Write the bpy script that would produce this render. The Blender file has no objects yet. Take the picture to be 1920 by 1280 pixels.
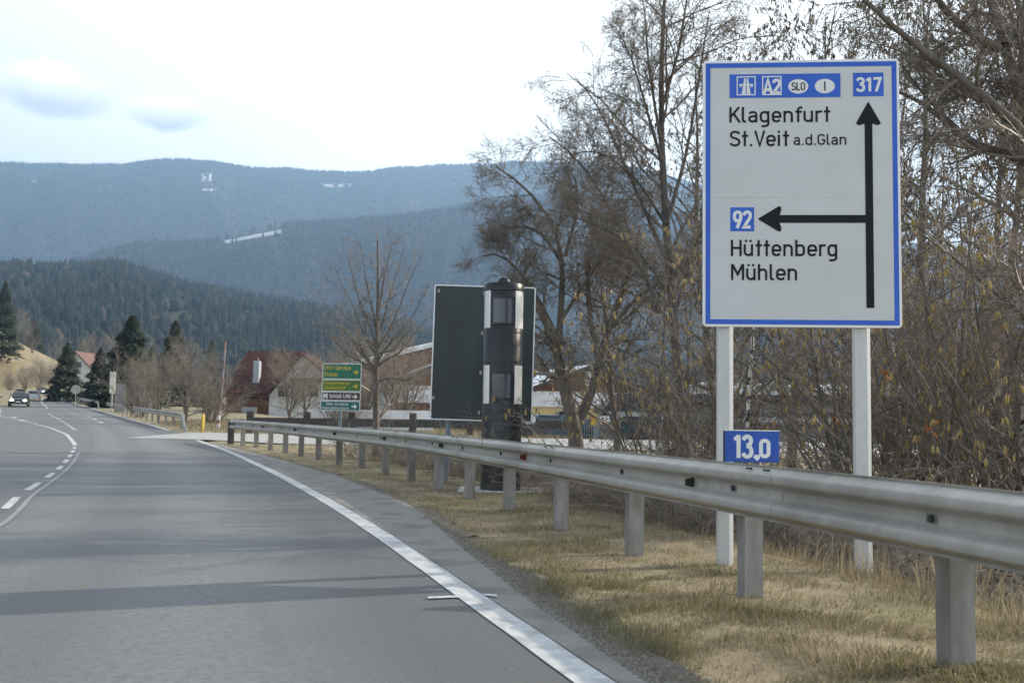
import bpy, math
import numpy as np
from math import radians, sin, cos, pi, atan, tan
rng = np.random.default_rng(11)
scene = bpy.context.scene
C = scene.collection

# ------------------------------------------------------------------ camera
FPX = 1900.0            # focal length in pixels of a 1920 px wide frame
CAMH = 1.05
PITCH = atan(143.0/FPX); ROLL = radians(0.9)
Fv = np.array([0, cos(PITCH), sin(PITCH)])
_R = np.array([1.0, 0, 0]); _U = np.array([0, -sin(PITCH), cos(PITCH)])
Rv = cos(ROLL)*_R + sin(ROLL)*_U; Uv = -sin(ROLL)*_R + cos(ROLL)*_U
cd = bpy.data.cameras.new('camera'); cam = bpy.data.objects.new('camera', cd); C.objects.link(cam)
import mathutils
M = mathutils.Matrix(((Rv[0], Uv[0], -Fv[0], 0), (Rv[1], Uv[1], -Fv[1], 0), (Rv[2], Uv[2], -Fv[2], CAMH), (0, 0, 0, 1)))
cam.matrix_world = M
cd.sensor_width = 36; cd.lens = FPX/1920*36; cd.clip_start = 0.05; cd.clip_end = 30000
cd.dof.use_dof = True; cd.dof.focus_distance = 8.5; cd.dof.aperture_fstop = 4.0
scene.camera = cam

# ------------------------------------------------------------------ light
SUN_AZ = radians(68); SUN_EL = radians(27)
w = bpy.data.worlds.new("World"); scene.world = w; w.use_nodes = True
nt = w.node_tree; nt.nodes.clear()
def N(t, typ, **k):
    n = t.nodes.new(typ)
    for a, b in k.items(): setattr(n, a, b)
    return n
out = N(nt, 'ShaderNodeOutputWorld'); bg = N(nt, 'ShaderNodeBackground')
sky = N(nt, 'ShaderNodeTexSky', sky_type='NISHITA', sun_disc=False, sun_elevation=SUN_EL, sun_rotation=SUN_AZ)
sky.altitude = 800; sky.dust_density = 2.5; sky.air_density = 1.0
tc = N(nt, 'ShaderNodeTexCoord')
def mth(t, op, a, b=None, c=None, clamp=False):
    n = N(t, 'ShaderNodeMath', operation=op); n.use_clamp = clamp
    for i, v in enumerate((a, b, c)):
        if v is None: continue
        if isinstance(v, (int, float)): n.inputs[i].default_value = v
        else: t.links.new(v, n.inputs[i])
    return n.outputs[0]
def mixc(t, f, a, b, bt='MIX'):
    n = N(t, 'ShaderNodeMix', data_type='RGBA', blend_type=bt)
    for s, v in ((n.inputs[0], f), (n.inputs[6], a), (n.inputs[7], b)):
        if isinstance(v, (int, float)): s.default_value = v
        elif isinstance(v, tuple): s.default_value = (*v, 1) if len(v) == 3 else v
        else: t.links.new(v, s)
    return n.outputs[2]
sep = N(nt, 'ShaderNodeSeparateXYZ'); nt.links.new(tc.outputs['Generated'], sep.inputs[0])
# a thin bright veil of high cloud over the blue
mp = N(nt, 'ShaderNodeMapping'); mp.inputs['Scale'].default_value = (1.2, 1.2, 4.0)
nt.links.new(tc.outputs['Generated'], mp.inputs[0])
nz = N(nt, 'ShaderNodeTexNoise'); nz.inputs['Scale'].default_value = 1.6; nz.inputs['Detail'].default_value = 7
nt.links.new(mp.outputs[0], nz.inputs['Vector'])
glow = N(nt, 'ShaderNodeVectorMath', operation='DOT_PRODUCT'); nt.links.new(tc.outputs['Generated'], glow.inputs[0]); glow.inputs[1].default_value = (.56, .82, .10)
gm = N(nt, 'ShaderNodeMapRange'); gm.inputs[1].default_value = -.1; gm.inputs[2].default_value = .93; nt.links.new(glow.outputs['Value'], gm.inputs[0])
gmask = mth(nt, 'POWER', gm.outputs[0], 1.3)
veil = mth(nt, 'MULTIPLY', mth(nt, 'MULTIPLY_ADD', nz.outputs[0], 0.7, 0.55, clamp=True), gmask, clamp=True)
SKYK = 0.15
hsv = N(nt, 'ShaderNodeHueSaturation'); hsv.inputs['Saturation'].default_value = .42; hsv.inputs['Value'].default_value = 1.12; nt.links.new(sky.outputs[0], hsv.inputs['Color'])
col = mixc(nt, veil, mixc(nt, 1.0, hsv.outputs[0], (1.0, .985, .93), 'MULTIPLY'), (8.9, 9.15, 9.0))
# two small cumulus banks low over the left hill, by direction
def cloud(col, az, el, wa, we, seed):
    azn = mth(nt, 'ARCTAN2', sep.outputs[0], sep.outputs[1]); eln = mth(nt, 'ARCSINE', sep.outputs[2])
    nn = N(nt, 'ShaderNodeTexNoise'); nn.inputs['Scale'].default_value = 14; nn.inputs['Detail'].default_value = 7; nn.noise_dimensions = '4D'; nn.inputs['W'].default_value = seed
    nt.links.new(tc.outputs['Generated'], nn.inputs['Vector'])
    pert = mth(nt, 'MULTIPLY_ADD', nn.outputs[0], 3.4, -1.7)
    dx = mth(nt, 'DIVIDE', mth(nt, 'SUBTRACT', azn, az), wa); dy = mth(nt, 'DIVIDE', mth(nt, 'SUBTRACT', eln, el), we)
    r2 = mth(nt, 'ADD', mth(nt, 'MULTIPLY', dx, dx), mth(nt, 'MULTIPLY', dy, dy))
    m = mth(nt, 'ADD', mth(nt, 'SUBTRACT', 1.0, r2), pert)
    m = mth(nt, 'MULTIPLY', m, 1.15, clamp=True)
    under = mth(nt, 'MULTIPLY_ADD', mth(nt, 'ADD', dy, mth(nt, 'MULTIPLY', pert, .3)), 0.5, 0.45, clamp=True)
    cc = mixc(nt, under, (2.3, 2.75, 3.05), (8.4, 8.4, 8.2))
    return mixc(nt, m, col, cc)
def dirpx(x, y):
    d = Fv + (x-960)/FPX*Rv - (y-640)/FPX*Uv; d /= np.linalg.norm(d)
    return math.atan2(d[0], d[1]), math.asin(d[2])
col = cloud(col, *dirpx(75, 165), .065, .022, 1.3)
col = cloud(col, *dirpx(325, 215), .045, .016, 4.1)
nt.links.new(col, bg.inputs[0]); bg.inputs[1].default_value = SKYK
nt.links.new(bg.outputs[0], out.inputs[0])
sd = bpy.data.lights.new('sun', 'SUN'); sd.energy = 5.0; sd.angle = radians(0.6); sd.color = (1.0, .87, .68)
so = bpy.data.objects.new('sun', sd); C.objects.link(so)
sv = mathutils.Vector((sin(SUN_AZ)*cos(SUN_EL), cos(SUN_AZ)*cos(SUN_EL), sin(SUN_EL)))
so.rotation_euler = sv.to_track_quat('Z', 'Y').to_euler(); so.location = (20, 10, 30)
scene.view_settings.view_transform = 'Standard'; scene.view_settings.look = 'None'
scene.view_settings.exposure = 1.2; scene.view_settings.gamma = 1.0

# ------------------------------------------------------------------ helpers
def at(px, py, Y):
    d = Fv + (px-960)/FPX*Rv - (py-640)/FPX*Uv
    return np.array([0, 0, CAMH]) + d/d[1]*Y
def proj(P):
    P = np.asarray(P, float) - np.array([0, 0, CAMH]); z = P @ Fv
    return 960+FPX*(P @ Rv)/z, 640-FPX*(P @ Uv)/z
def tag(o, label=None, cat=None, group=None, kind=None):
    if label: o['label'] = label
    if cat: o['category'] = cat
    if group: o['group'] = group
    if kind: o['kind'] = kind
    return o
def empty(name, loc, rz=0.0, label=None, cat=None, group=None):
    o = bpy.data.objects.new(name, None); C.objects.link(o)
    o.location = tuple(loc); o.rotation_euler = (0, 0, rz); o.empty_display_size = .2
    return tag(o, label, cat, group)
def mesh_np(name, v, quads=None, tris=None, smooth=False):
    me = bpy.data.meshes.new(name)
    v = np.asarray(v, np.float32); me.vertices.add(len(v)); me.vertices.foreach_set('co', v.ravel())
    nq = 0 if quads is None else len(quads); ntr = 0 if tris is None else len(tris)
    li = np.concatenate([np.asarray(a, np.int32).ravel() for a in (quads, tris) if a is not None and len(a)])
    me.loops.add(len(li)); me.loops.foreach_set('vertex_index', li)
    me.polygons.add(nq+ntr)
    st = np.concatenate([np.arange(nq)*4, nq*4+np.arange(ntr)*3]).astype(np.int32)
    me.polygons.foreach_set('loop_start', st)
    if smooth: me.polygons.foreach_set('use_smooth', np.ones(nq+ntr, bool))
    me.update(calc_edges=True); me.validate()
    return me
def link(name, me, m, parent=None):
    o = bpy.data.objects.new(name, me); C.objects.link(o)
    if m is not None and len(me.materials) == 0: me.materials.append(m)
    if parent is not None: o.parent = parent
    return o
class MB:
    def __init__(s): s.v = []; s.f = []
    def add(s, vs, fs):
        b = len(s.v); s.v += [tuple(map(float, p)) for p in vs]; s.f += [tuple(i+b for i in q) for q in fs]; return s
    def box(s, x0, x1, y0, y1, z0, z1):
        return s.add([(x0,y0,z0),(x1,y0,z0),(x1,y1,z0),(x0,y1,z0),(x0,y0,z1),(x1,y0,z1),(x1,y1,z1),(x0,y1,z1)],
                     [(3,2,1,0),(4,5,6,7),(0,1,5,4),(1,2,6,5),(2,3,7,6),(3,0,4,7)])
    def prism(s, poly, fn, a, b):      # poly extruded from a to b ; fn(p,q,t)->xyz
        n = len(poly)
        vs = [fn(p[0], p[1], a) for p in poly]+[fn(p[0], p[1], b) for p in poly]
        fs = [tuple(range(n)), tuple(range(2*n-1, n-1, -1))]+[(i, i+n, (i+1) % n+n, (i+1) % n) for i in range(n)]
        return s.add(vs, fs)
    def sweep(s, rings, closed=True, caps=True):
        n = len(rings[0]); vs = [p for r in rings for p in r]; fs = []
        for k in range(len(rings)-1):
            for i in range(n if closed else n-1):
                j = (i+1) % n; fs.append((k*n+i, k*n+j, (k+1)*n+j, (k+1)*n+i))
        if caps and closed: fs += [tuple(range(n-1, -1, -1)), tuple((len(rings)-1)*n+i for i in range(n))]
        return s.add(vs, fs)
    def tube(s, pts, rad, k=10):
        pts = [np.array(p, float) for p in pts]; rr = rad if hasattr(rad, '__len__') else [rad]*len(pts); rings = []
        for i, p in enumerate(pts):
            t = pts[min(i+1, len(pts)-1)]-pts[max(i-1, 0)]; t /= np.linalg.norm(t)
            a = np.cross(t, (0, 0, 1.0) if abs(t[2]) < .9 else (1.0, 0, 0)); a /= np.linalg.norm(a); b = np.cross(t, a)
            rings.append([p+rr[i]*(cos(2*pi*j/k)*a+sin(2*pi*j/k)*b) for j in range(k)])
        return s.sweep(rings)
    def lathe(s, prof, c=(0, 0, 0), k=24):
        rings = [[(c[0]+r*cos(2*pi*j/k), c[1]+r*sin(2*pi*j/k), c[2]+z) for j in range(k)] for r, z in prof]
        return s.sweep(rings)
    def build(s, name, m, parent=None, bevel=0, smooth=False, loc=None, ang=40):
        me = bpy.data.meshes.new(name); me.from_pydata(s.v, [], s.f); me.validate()
        o = link(name, me, m, parent)
        import bmesh
        bm = bmesh.new(); bm.from_mesh(me); bmesh.ops.recalc_face_normals(bm, faces=bm.faces)
        if bevel: 
            es = [e for e in bm.edges if len(e.link_faces) == 2 and e.calc_face_angle(0) > radians(30)]
            bmesh.ops.bevel(bm, geom=es, offset=bevel, segments=2, affect='EDGES', profile=.5, clamp_overlap=True)
        if smooth:
            for f in bm.faces: f.smooth = True
            for e in bm.edges:
                if len(e.link_faces) == 2 and e.calc_face_angle(0) > radians(ang): e.smooth = False
        bm.to_mesh(me); bm.free()
        if loc is not None: o.location = tuple(loc)
        return o
def place(px, py, Y): return at(px, py, Y)

# ------------------------------------------------------------------ materials
def mat(name, c1, c2=None, rough=.7, metal=0.0, scale=8.0, detail=6, bump=0.0, bscale=None, stretch=None, island=None, spec=None, lo=.35, hi=.65, emit=None, c3=None, s3=1.0):
    m = bpy.data.materials.new(name); m.use_nodes = True; t = m.node_tree; b = t.nodes['Principled BSDF']
    b.inputs['Roughness'].default_value = rough; b.inputs['Metallic'].default_value = metal
    if spec is not None: b.inputs['Specular IOR Level'].default_value = spec
    tcn = N(t, 'ShaderNodeTexCoord'); vec = tcn.outputs['Object']
    if stretch:
        mpn = N(t, 'ShaderNodeMapping'); mpn.inputs['Scale'].default_value = stretch; t.links.new(vec, mpn.inputs[0]); vec = mpn.outputs[0]
    if c2 is None: b.inputs['Base Color'].default_value = (*c1, 1)
    else:
        nn = N(t, 'ShaderNodeTexNoise'); nn.inputs['Scale'].default_value = scale; nn.inputs['Detail'].default_value = detail; nn.inputs['Roughness'].default_value = .62
        t.links.new(vec, nn.inputs['Vector'])
        mr = N(t, 'ShaderNodeMapRange'); mr.inputs[1].default_value = lo; mr.inputs[2].default_value = hi; t.links.new(nn.outputs[0], mr.inputs[0])
        c = mixc(t, mr.outputs[0], c1, c2)
        if c3 is not None:
            n3 = N(t, 'ShaderNodeTexNoise'); n3.inputs['Scale'].default_value = s3; n3.inputs['Detail'].default_value = 5; t.links.new(vec, n3.inputs['Vector'])
            m3 = N(t, 'ShaderNodeMapRange'); m3.inputs[1].default_value = .48; m3.inputs[2].default_value = .68; t.links.new(n3.outputs[0], m3.inputs[0])
            c = mixc(t, m3.outputs[0], c, c3)
        if island is not None:
            g = N(t, 'ShaderNodeNewGeometry'); cr = N(t, 'ShaderNodeValToRGB'); el = cr.color_ramp.elements
            for i, (p, q) in enumerate(island):
                e = el[i] if i < 2 else el.new(p)
                e.position = p; e.color = (*q, 1)
            t.links.new(g.outputs['Random Per Island'], cr.inputs[0]); c = mixc(t, .6, c, cr.outputs[0])
        t.links.new(c, b.inputs['Base Color'])
    if bump:
        bn = N(t, 'ShaderNodeTexNoise'); bn.inputs['Scale'].default_value = bscale or scale*4; bn.inputs['Detail'].default_value = 8; t.links.new(vec, bn.inputs['Vector'])
        bp = N(t, 'ShaderNodeBump'); bp.inputs['Strength'].default_value = bump; bp.inputs['Distance'].default_value = .02
        t.links.new(bn.outputs[0], bp.inputs['Height']); t.links.new(bp.outputs[0], b.inputs['Normal'])
    if emit: b.inputs['Emission Color'].default_value = (*emit[0], 1); b.inputs['Emission Strength'].default_value = emit[1]
    return m
MT = dict(
 galv=mat('galvanised_steel', (.345,.325,.29), (.43,.41,.37), .58, .12, 9, bump=.06, c3=(.27,.25,.22), s3=1.2, stretch=(1,1,.35)),
 galvdark=mat('galvanised_steel_weathered', (.22,.215,.20), (.33,.32,.30), .6, .3, 14, bump=.1, c3=(.17,.15,.13), s3=3, stretch=(1,1,.3)),
 postlight=mat('sign_post_steel', (.50,.515,.52), (.60,.61,.61), .5, .15, 6, bump=.03, stretch=(1,1,.2)),
 signwhite=mat('sign_white_sheeting', (.56,.58,.59), (.60,.62,.63), .45, 0, 2.5, c3=(.545,.56,.565), s3=1.2),
 signrim=mat('sign_rim_aluminium', (.72,.74,.76), (.8,.81,.82), .4, .2, 5),
 signblue=mat('sign_blue_sheeting', (.011,.092,.52), (.015,.115,.60), .4, 0, 3),
 black=mat('sign_black_film', (.006,.007,.009), (.010,.011,.013), .6, 0, 5, spec=.25),
 letterwhite=mat('sign_white_film', (.70,.72,.74), (.78,.79,.80), .45, 0, 5),
 seam=mat('sign_seam', (.38,.38,.38), (.44,.43,.43), .6),
 kmblue=mat('kilometre_blue', (.007,.065,.36), (.010,.085,.44), .35, 0, 6),
 panelback=mat('dark_grey_panel', (.015,.024,.026), (.027,.039,.041), .45, 0, 1.8, c3=(.036,.048,.049), s3=1.0),
 cyl=mat('black_painted_steel', (.010,.011,.013), (.018,.019,.021), .32, .2, 5, bump=.02),
 cylworn=mat('worn_black_paint', (.02,.02,.022), (.045,.047,.05), .45, .2, 12, stretch=(1,1,.2)),
 glass=mat('dark_blue_glass', (.012,.022,.045), (.018,.03,.06), .12, 0, 3, spec=.7),
 reflect=mat('silver_reflective_strip', (.66,.66,.65), (.8,.79,.77), .35, .3, 10, stretch=(1,1,.1)),
 concrete=mat('concrete', (.40,.40,.38), (.55,.54,.51), .9, 0, 6, bump=.2),
 red=mat('red_reflector', (.14,.014,.012), (.2,.02,.018), .35),
 asphalt=None, 
 white_line=None,
 bark=mat('grey_brown_bark', (.095,.08,.066), (.19,.165,.14), .9, 0, 6, bump=.5, stretch=(1,1,.25)),
 barkdark=mat('dark_bark', (.085,.074,.064), (.17,.148,.128), .9, 0, 6, bump=.5, stretch=(1,1,.25)),
 twig=mat('brown_twigs', (.16,.138,.118), (.24,.208,.18), .8, 0, 3, island=[(0,(.10,.084,.07)),(1,(.46,.41,.36)),(.6,(.21,.178,.15))]),
 twigdark=mat('dark_twigs', (.15,.128,.108), (.23,.197,.165), .8, 0, 3, island=[(0,(.10,.085,.07)),(1,(.38,.325,.27))]),
 twigpale=mat('pale_twigs', (.20,.165,.13), (.30,.25,.20), .8, 0, 3, island=[(0,(.08,.063,.05)),(1,(.30,.26,.22))]),
 catkin=mat('yellow_catkins', (.34,.24,.08), (.46,.34,.13), .9, 0, 9, island=[(0,(.26,.18,.06)),(1,(.58,.44,.17))]),
 catkindark=mat('brown_catkins', (.075,.055,.038), (.13,.095,.06), .9, 0, 9, island=[(0,(.05,.038,.028)),(1,(.20,.145,.08))]),
 birch=None,
 deadleaf=mat('rusty_dead_leaves', (.30,.085,.03), (.42,.15,.05), .8, 0, 20, island=[(0,(.2,.06,.025)),(1,(.5,.2,.07))]),
 conifer=mat('spruce_needles', (.012,.026,.014), (.030,.050,.022), .9, 0, 2, island=[(0,(.010,.022,.013)),(1,(.045,.065,.026))]),
 forest=mat('mixed_forest', (.011,.018,.016), (.018,.026,.020), 1, 0, .02, c3=(.030,.032,.024), s3=.012, island=[(0,(.008,.015,.013)),(.70,(.018,.028,.019)),(.88,(.045,.038,.030)),(1,(.085,.068,.055))], spec=.1),
 forestfar=mat('distant_forest', (.012,.022,.018), (.022,.034,.024), 1, 0, .006, island=[(0,(.010,.019,.015)),(.8,(.022,.036,.024)),(1,(.055,.045,.035))], spec=.05),
 hillsoil=mat('hill_meadow', (.022,.028,.016), (.055,.052,.030), 1, 0, .01, spec=.05),
 snow=mat('snow', (.38,.39,.41), (.62,.63,.65), .8, 0, .02),
 roofred=mat('red_brown_tiles', (.052,.024,.020), (.078,.034,.028), .9, 0, 3, bump=.3, spec=.2, c3=(.035,.016,.015), s3=.8),
 rooforange=mat('orange_tiles', (.10,.05,.04), (.14,.075,.06), .8, 0, 3),
 snowroof=mat('snow_covered_roof', (.55,.58,.62), (.78,.80,.83), .8, 0, 1.2),
 greyroof=mat('grey_sheet_roof', (.16,.165,.17), (.23,.235,.24), .6, 0, 1.5),
 plaster=mat('white_plaster', (.50,.50,.49), (.60,.60,.59), .9, 0, 1.2, bump=.05),
 plastergrey=mat('grey_plaster', (.23,.235,.24), (.30,.305,.31), .9, 0, 1.0),
 yellowwall=mat('yellow_plaster', (.52,.40,.18), (.60,.47,.23), .9, 0, .8),
 wood=mat('brown_boards', (.085,.038,.02), (.16,.075,.04), .85, 0, 3, stretch=(6,6,.4), bump=.2),
 wooddark=mat('dark_timber', (.040,.036,.034), (.075,.068,.062), .85, 0, 5, bump=.2),
 window=mat('dark_window', (.015,.02,.025), (.03,.035,.04), .1, 0, 1),
 darkmetal=mat('dark_metal', (.03,.033,.036), (.05,.053,.056), .5, .3, 4),
 bluegrey=mat('blue_grey_paint', (.16,.20,.24), (.2,.245,.28), .5, 0, 4),
 yellow=mat('yellow_paint', (.62,.40,.02), (.68,.46,.04), .5, 0, 4),
 green=mat('green_sign_film', (.005,.14,.075), (.01,.17,.095), .45, 0, 4),
 olive=mat('green_yellow_sign_film', (.05,.15,.02), (.075,.18,.03), .45, 0, 4),
 teal=mat('dark_green_sign_film', (.004,.12,.10), (.008,.15,.12), .45, 0, 4),
 brownsign=mat('brown_sign_film', (.055,.018,.018), (.075,.025,.022), .45, 0, 4),
 signyellow=mat('yellow_sign_letters', (.60,.42,.03), (.66,.48,.05), .45, 0, 4),
 banner=mat('white_banner', (.66,.67,.70), (.75,.76,.78), .6, 0, .6),
 bannergrey=mat('banner_print', (.42,.43,.50), (.5,.5,.56), .6, 0, 2),
 shelter=mat('shelter_grey', (.22,.23,.26), (.28,.29,.32), .5, 0, 2),
 chimneyblue=mat('pale_chimney_render', (.30,.33,.37), (.36,.38,.42), .9, 0, 2),
 redwhite=mat('faded_red_paint', (.22,.12,.105), (.28,.17,.15), .6, 0, 4),
 tyre=mat('tyre_rubber', (.012,.012,.012), (.02,.02,.02), .8, 0, 8),
 headlight=mat('lit_headlight', (.9,.9,.85), None, .2, emit=((1.0,.97,.85), 6.0)),
 taillight=mat('tail_lamp', (.25,.02,.02), (.3,.03,.03), .3),
)
def bark_birch():
    m = mat('white_birch_bark', (.55,.53,.50), (.68,.66,.62), .8, 0, 5, bump=.3); t = m.node_tree; b = t.nodes['Principled BSDF']
    src = b.inputs['Base Color'].links[0].from_socket
    tcn = N(t, 'ShaderNodeTexCoord'); mp2 = N(t, 'ShaderNodeMapping'); mp2.inputs['Scale'].default_value = (5, 5, 11); t.links.new(tcn.outputs['Object'], mp2.inputs[0])
    n2 = N(t, 'ShaderNodeTexNoise'); n2.inputs['Scale'].default_value = 1.0; n2.inputs['Detail'].default_value = 5; t.links.new(mp2.outputs[0], n2.inputs[0])
    mr = N(t, 'ShaderNodeMapRange'); mr.inputs[1].default_value = .52; mr.inputs[2].default_value = .58; t.links.new(n2.outputs[0], mr.inputs[0])
    t.links.new(mixc(t, mr.outputs[0], src, (.035,.032,.03)), b.inputs['Base Color']); return m
MT['birch'] = bark_birch()
def asphalt():
    m = bpy.data.materials.new('worn_asphalt'); m.use_nodes = True; t = m.node_tree; b = t.nodes['Principled BSDF']
    tcn = N(t, 'ShaderNodeTexCoord'); uv = tcn.outputs['UV']; ob = tcn.outputs['Object']
    def nz(vec, s, d, sc=None):
        if sc: mpn = N(t, 'ShaderNodeMapping'); mpn.inputs['Scale'].default_value = sc; t.links.new(vec, mpn.inputs[0]); vec = mpn.outputs[0]
        n = N(t, 'ShaderNodeTexNoise'); n.inputs['Scale'].default_value = s; n.inputs['Detail'].default_value = d; n.inputs['Roughness'].default_value = .65; t.links.new(vec, n.inputs['Vector']); return n.outputs[0]
    def mr(v, a, c, d=0.0, e=1.0):
        n = N(t, 'ShaderNodeMapRange'); n.inputs[1].default_value = a; n.inputs[2].default_value = c; n.inputs[3].default_value = d; n.inputs[4].default_value = e; t.links.new(v, n.inputs[0]); return n.outputs[0]
    c = mixc(t, mr(nz(ob, 75, 5), .32, .68), (.060,.064,.070), (.150,.157,.164))
    c = mixc(t, mr(nz(ob, .9, 6), .35, .7), c, (.120,.125,.129))
    sx = N(t, 'ShaderNodeSeparateXYZ'); t.links.new(uv, sx.inputs[0])   # u = metres left of the edge line, v = metres along
    wob = mth(t, 'MULTIPLY_ADD', nz(uv, 1.0, 4, (.0, .12, 1)), .5, -.25)
    u = mth(t, 'ADD', sx.outputs[0], wob)
    # the polished, paler band that tyres leave, the darker strip of newer asphalt by the edge
    def band(u0, wd): 
        q = mth(t, 'DIVIDE', mth(t, 'SUBTRACT', u, u0), wd); return mth(t, 'SUBTRACT', 1.0, mth(t, 'MULTIPLY', q, q), clamp=True)
    tr = mth(t, 'ADD', band(1.55, .55), band(2.95, .45)); 
    c = mixc(t, mth(t, 'MULTIPLY', tr, .6), c, (.168,.174,.178))
    edge = mr(u, .55, 1.0, 1.0, 0.0)
    c = mixc(t, mth(t, 'MULTIPLY', edge, .75), c, (.062,.066,.071))
    strk = mr(nz(uv, 1.0, 6, (9, .5, 1)), .55, .8)
    c = mixc(t, mth(t, 'MULTIPLY', strk, .35), c, (.16,.155,.145))
    c = mixc(t, mth(t, 'MULTIPLY', mr(nz(ob, 20, 5), .42, .62), .62), c, (.080,.083,.088))
    c = mixc(t, mth(t, 'MULTIPLY', mr(nz(uv, 1.0, 5, (3.0, .18, 1)), .56, .74), .5), c, (.078,.08,.083))
    stn = mr(nz(ob, 2.3, 6), .60, .72); c = mixc(t, mth(t, 'MULTIPLY', stn, .45), c, (.075,.075,.076))
    seam = mth(t, 'SUBTRACT', 1.0, mth(t, 'MULTIPLY', mth(t, 'ABSOLUTE', mth(t, 'SUBTRACT', mth(t, 'ADD', sx.outputs[0], mth(t, 'MULTIPLY', wob, .06)), 3.46)), 40.0), clamp=True)
    c = mixc(t, mth(t, 'MULTIPLY', seam, .55), c, (.05,.05,.05))
    spk = mr(nz(ob, 30, 2), .69, .73); c = mixc(t, mth(t, 'MULTIPLY', spk, .45), c, (.27,.27,.265))
    t.links.new(c, b.inputs['Base Color']); b.inputs['Roughness'].default_value = .72
    bp = N(t, 'ShaderNodeBump'); bp.inputs['Strength'].default_value = .6; bp.inputs['Distance'].default_value = .008
    t.links.new(nz(ob, 110, 5), bp.inputs['Height']); t.links.new(bp.outputs[0], b.inputs['Normal'])
    return m
MT['asphalt'] = asphalt()
MT['shoulder'] = mat('bleached_shoulder_asphalt', (.16,.155,.145), (.24,.23,.215), .85, 0, 60, bump=.4, bscale=160, c3=(.13,.125,.115), s3=2.5)
MT['sideasphalt'] = mat('pale_side_road', (.24,.24,.235), (.32,.32,.31), .8, 0, 2, bump=.1)
MT['white_line'] = mat('worn_white_road_paint', (.33,.345,.355), (.46,.475,.485), .6, 0, 25, bump=.2, bscale=160, c3=(.25,.255,.26), s3=5, lo=.3, hi=.6)
MT['gravel'] = mat('dark_roadside_grit', (.075,.066,.053), (.17,.15,.12), .95, 0, 45, bump=.8, bscale=90, c3=(.16,.135,.08), s3=4)
def ground_mat():
    m = mat('dry_meadow', (.14,.112,.068), (.27,.22,.14), .95, 0, 1.3, bump=.5, bscale=30, c3=(.16,.15,.065), s3=.55); return m
MT['ground'] = ground_mat()
MT['grass'] = mat('dry_grass', (.27,.225,.15), (.35,.295,.20), .85, 0, 2.0, island=[(0,(.13,.10,.065)),(1,(.52,.45,.32)),(.5,(.29,.24,.16)),(.85,(.15,.15,.07))], spec=.2)
MT['grassgreen'] = None
def translucent(m, f):
    t = m.node_tree; b = t.nodes['Principled BSDF']; o = [n for n in t.nodes if n.type == 'OUTPUT_MATERIAL'][0]; tr = N(t, 'ShaderNodeBsdfTranslucent'); mx = N(t, 'ShaderNodeMixShader'); mx.inputs[0].default_value = f
    t.links.new(b.inputs['Base Color'].links[0].from_socket, tr.inputs[0]); t.links.new(b.outputs[0], mx.inputs[1]); t.links.new(tr.outputs[0], mx.inputs[2]); t.links.new(mx.outputs[0], o.inputs[0])
translucent(MT['grass'], .45)
MT['grassgreen'] = mat('green_grass', (.085,.11,.03), (.15,.165,.055), .8, 0, 2.0, island=[(0,(.06,.085,.022)),(1,(.28,.25,.11))], spec=.2)
translucent(MT['grassgreen'], .4)

# ------------------------------------------------------------------ road plan (metres; x right, y ahead of the car)
_zy = np.array([-40, 0, 20, 34, 46, 60, 75, 95, 112, 130, 150, 185, 230, 300, 600]); _zz = np.array([0, 0, 0, .06, .20, .40, .62, 1.02, 1.40, 1.85, 2.4, 3.7, 5.6, 7.0, 9.0])
def smooth_interp(xs, ys, s):
    g = np.linspace(xs[0], xs[-1], 4000); v = np.interp(g, xs, ys); k = max(3, int(s/(g[1]-g[0]))); ker = np.hanning(k+2); ker /= ker.sum()
    pad = np.concatenate([v[0]-(v[1]-v[0])*np.arange(k, 0, -1), v, v[-1]+(v[-1]-v[-2])*np.arange(1, k+1)])
    v = np.convolve(pad, ker, 'same')[k:-k]
    return lambda x: np.interp(x, g, v)
zr = smooth_interp(_zy, _zz, 9)
_sy = np.array([-60, 0, 8, 13, 20, 33, 50, 80, 120, 150, 185, 230, 300]); _ss = np.array([-.20, -.30, -.30, -.335, -.36, -.41, -.445, -.475, -.50, -.47, -.43, -.40, -.38])
_g = np.linspace(-60, 300, 7201); _x = np.concatenate([[0], np.cumsum(np.interp(_g, _sy, _ss)[:-1]*(_g[1]-_g[0]))]); _x += .35-np.interp(4.14, _g, _x)
def xe(y): return np.interp(y, _g, _x)                 # right edge line
def sl(y): return np.interp(y, _sy, _ss)
_shy = np.array([-60, 0, 4.2, 6.1, 8, 12, 17.5, 23.7, 29, 33, 60, 300]); _sho = np.array([.22, .22, .235, .34, .50, .92, 1.0, .75, .5, .4, .5, .5])
def xs(y): return xe(y)+np.interp(y, _shy, _sho)       # outer edge of the paved shoulder
def xl(y): return xe(y)-np.interp(y, [-60, 20, 40, 60, 75, 100, 130, 170, 300], [7.7, 7.9, 9.2, 12.2, 13.6, 12.0, 10.4, 9.2, 9])
_ry = np.array([-30, 0, 2.6, 4.49, 6.23, 8.1, 10.2, 12.0, 14, 16, 17.8, 19.6, 21.3, 23, 24.9, 27, 28.9, 31, 33.2, 60, 300]); 
_rx = np.array([6.5, 2.9, 2.35, 1.92, 1.46, .95, .38, -.13, -.72, -1.33, -1.97, -2.66, -3.38, -4.16, -5.0, -5.95, -6.85, -7.9, -9.03, -20.5, -110])
xr = smooth_interp(_ry, _rx, 3)                        # guardrail line
def sstep(a, b, v): t = np.clip((v-a)/(b-a), 0, 1); return t*t*(3-2*t)
def noise2(x, y, s=1.0):
    return (np.sin(x*1.7*s+1.3*np.sin(y*1.1*s))+np.sin(y*2.3*s+1.7*np.sin(x*.9*s+2))+np.sin((x+y)*3.1*s+.5)*.5+np.sin((x-y)*4.7*s+1.9*np.sin(x*2.2*s))*.4)/2.9
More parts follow.
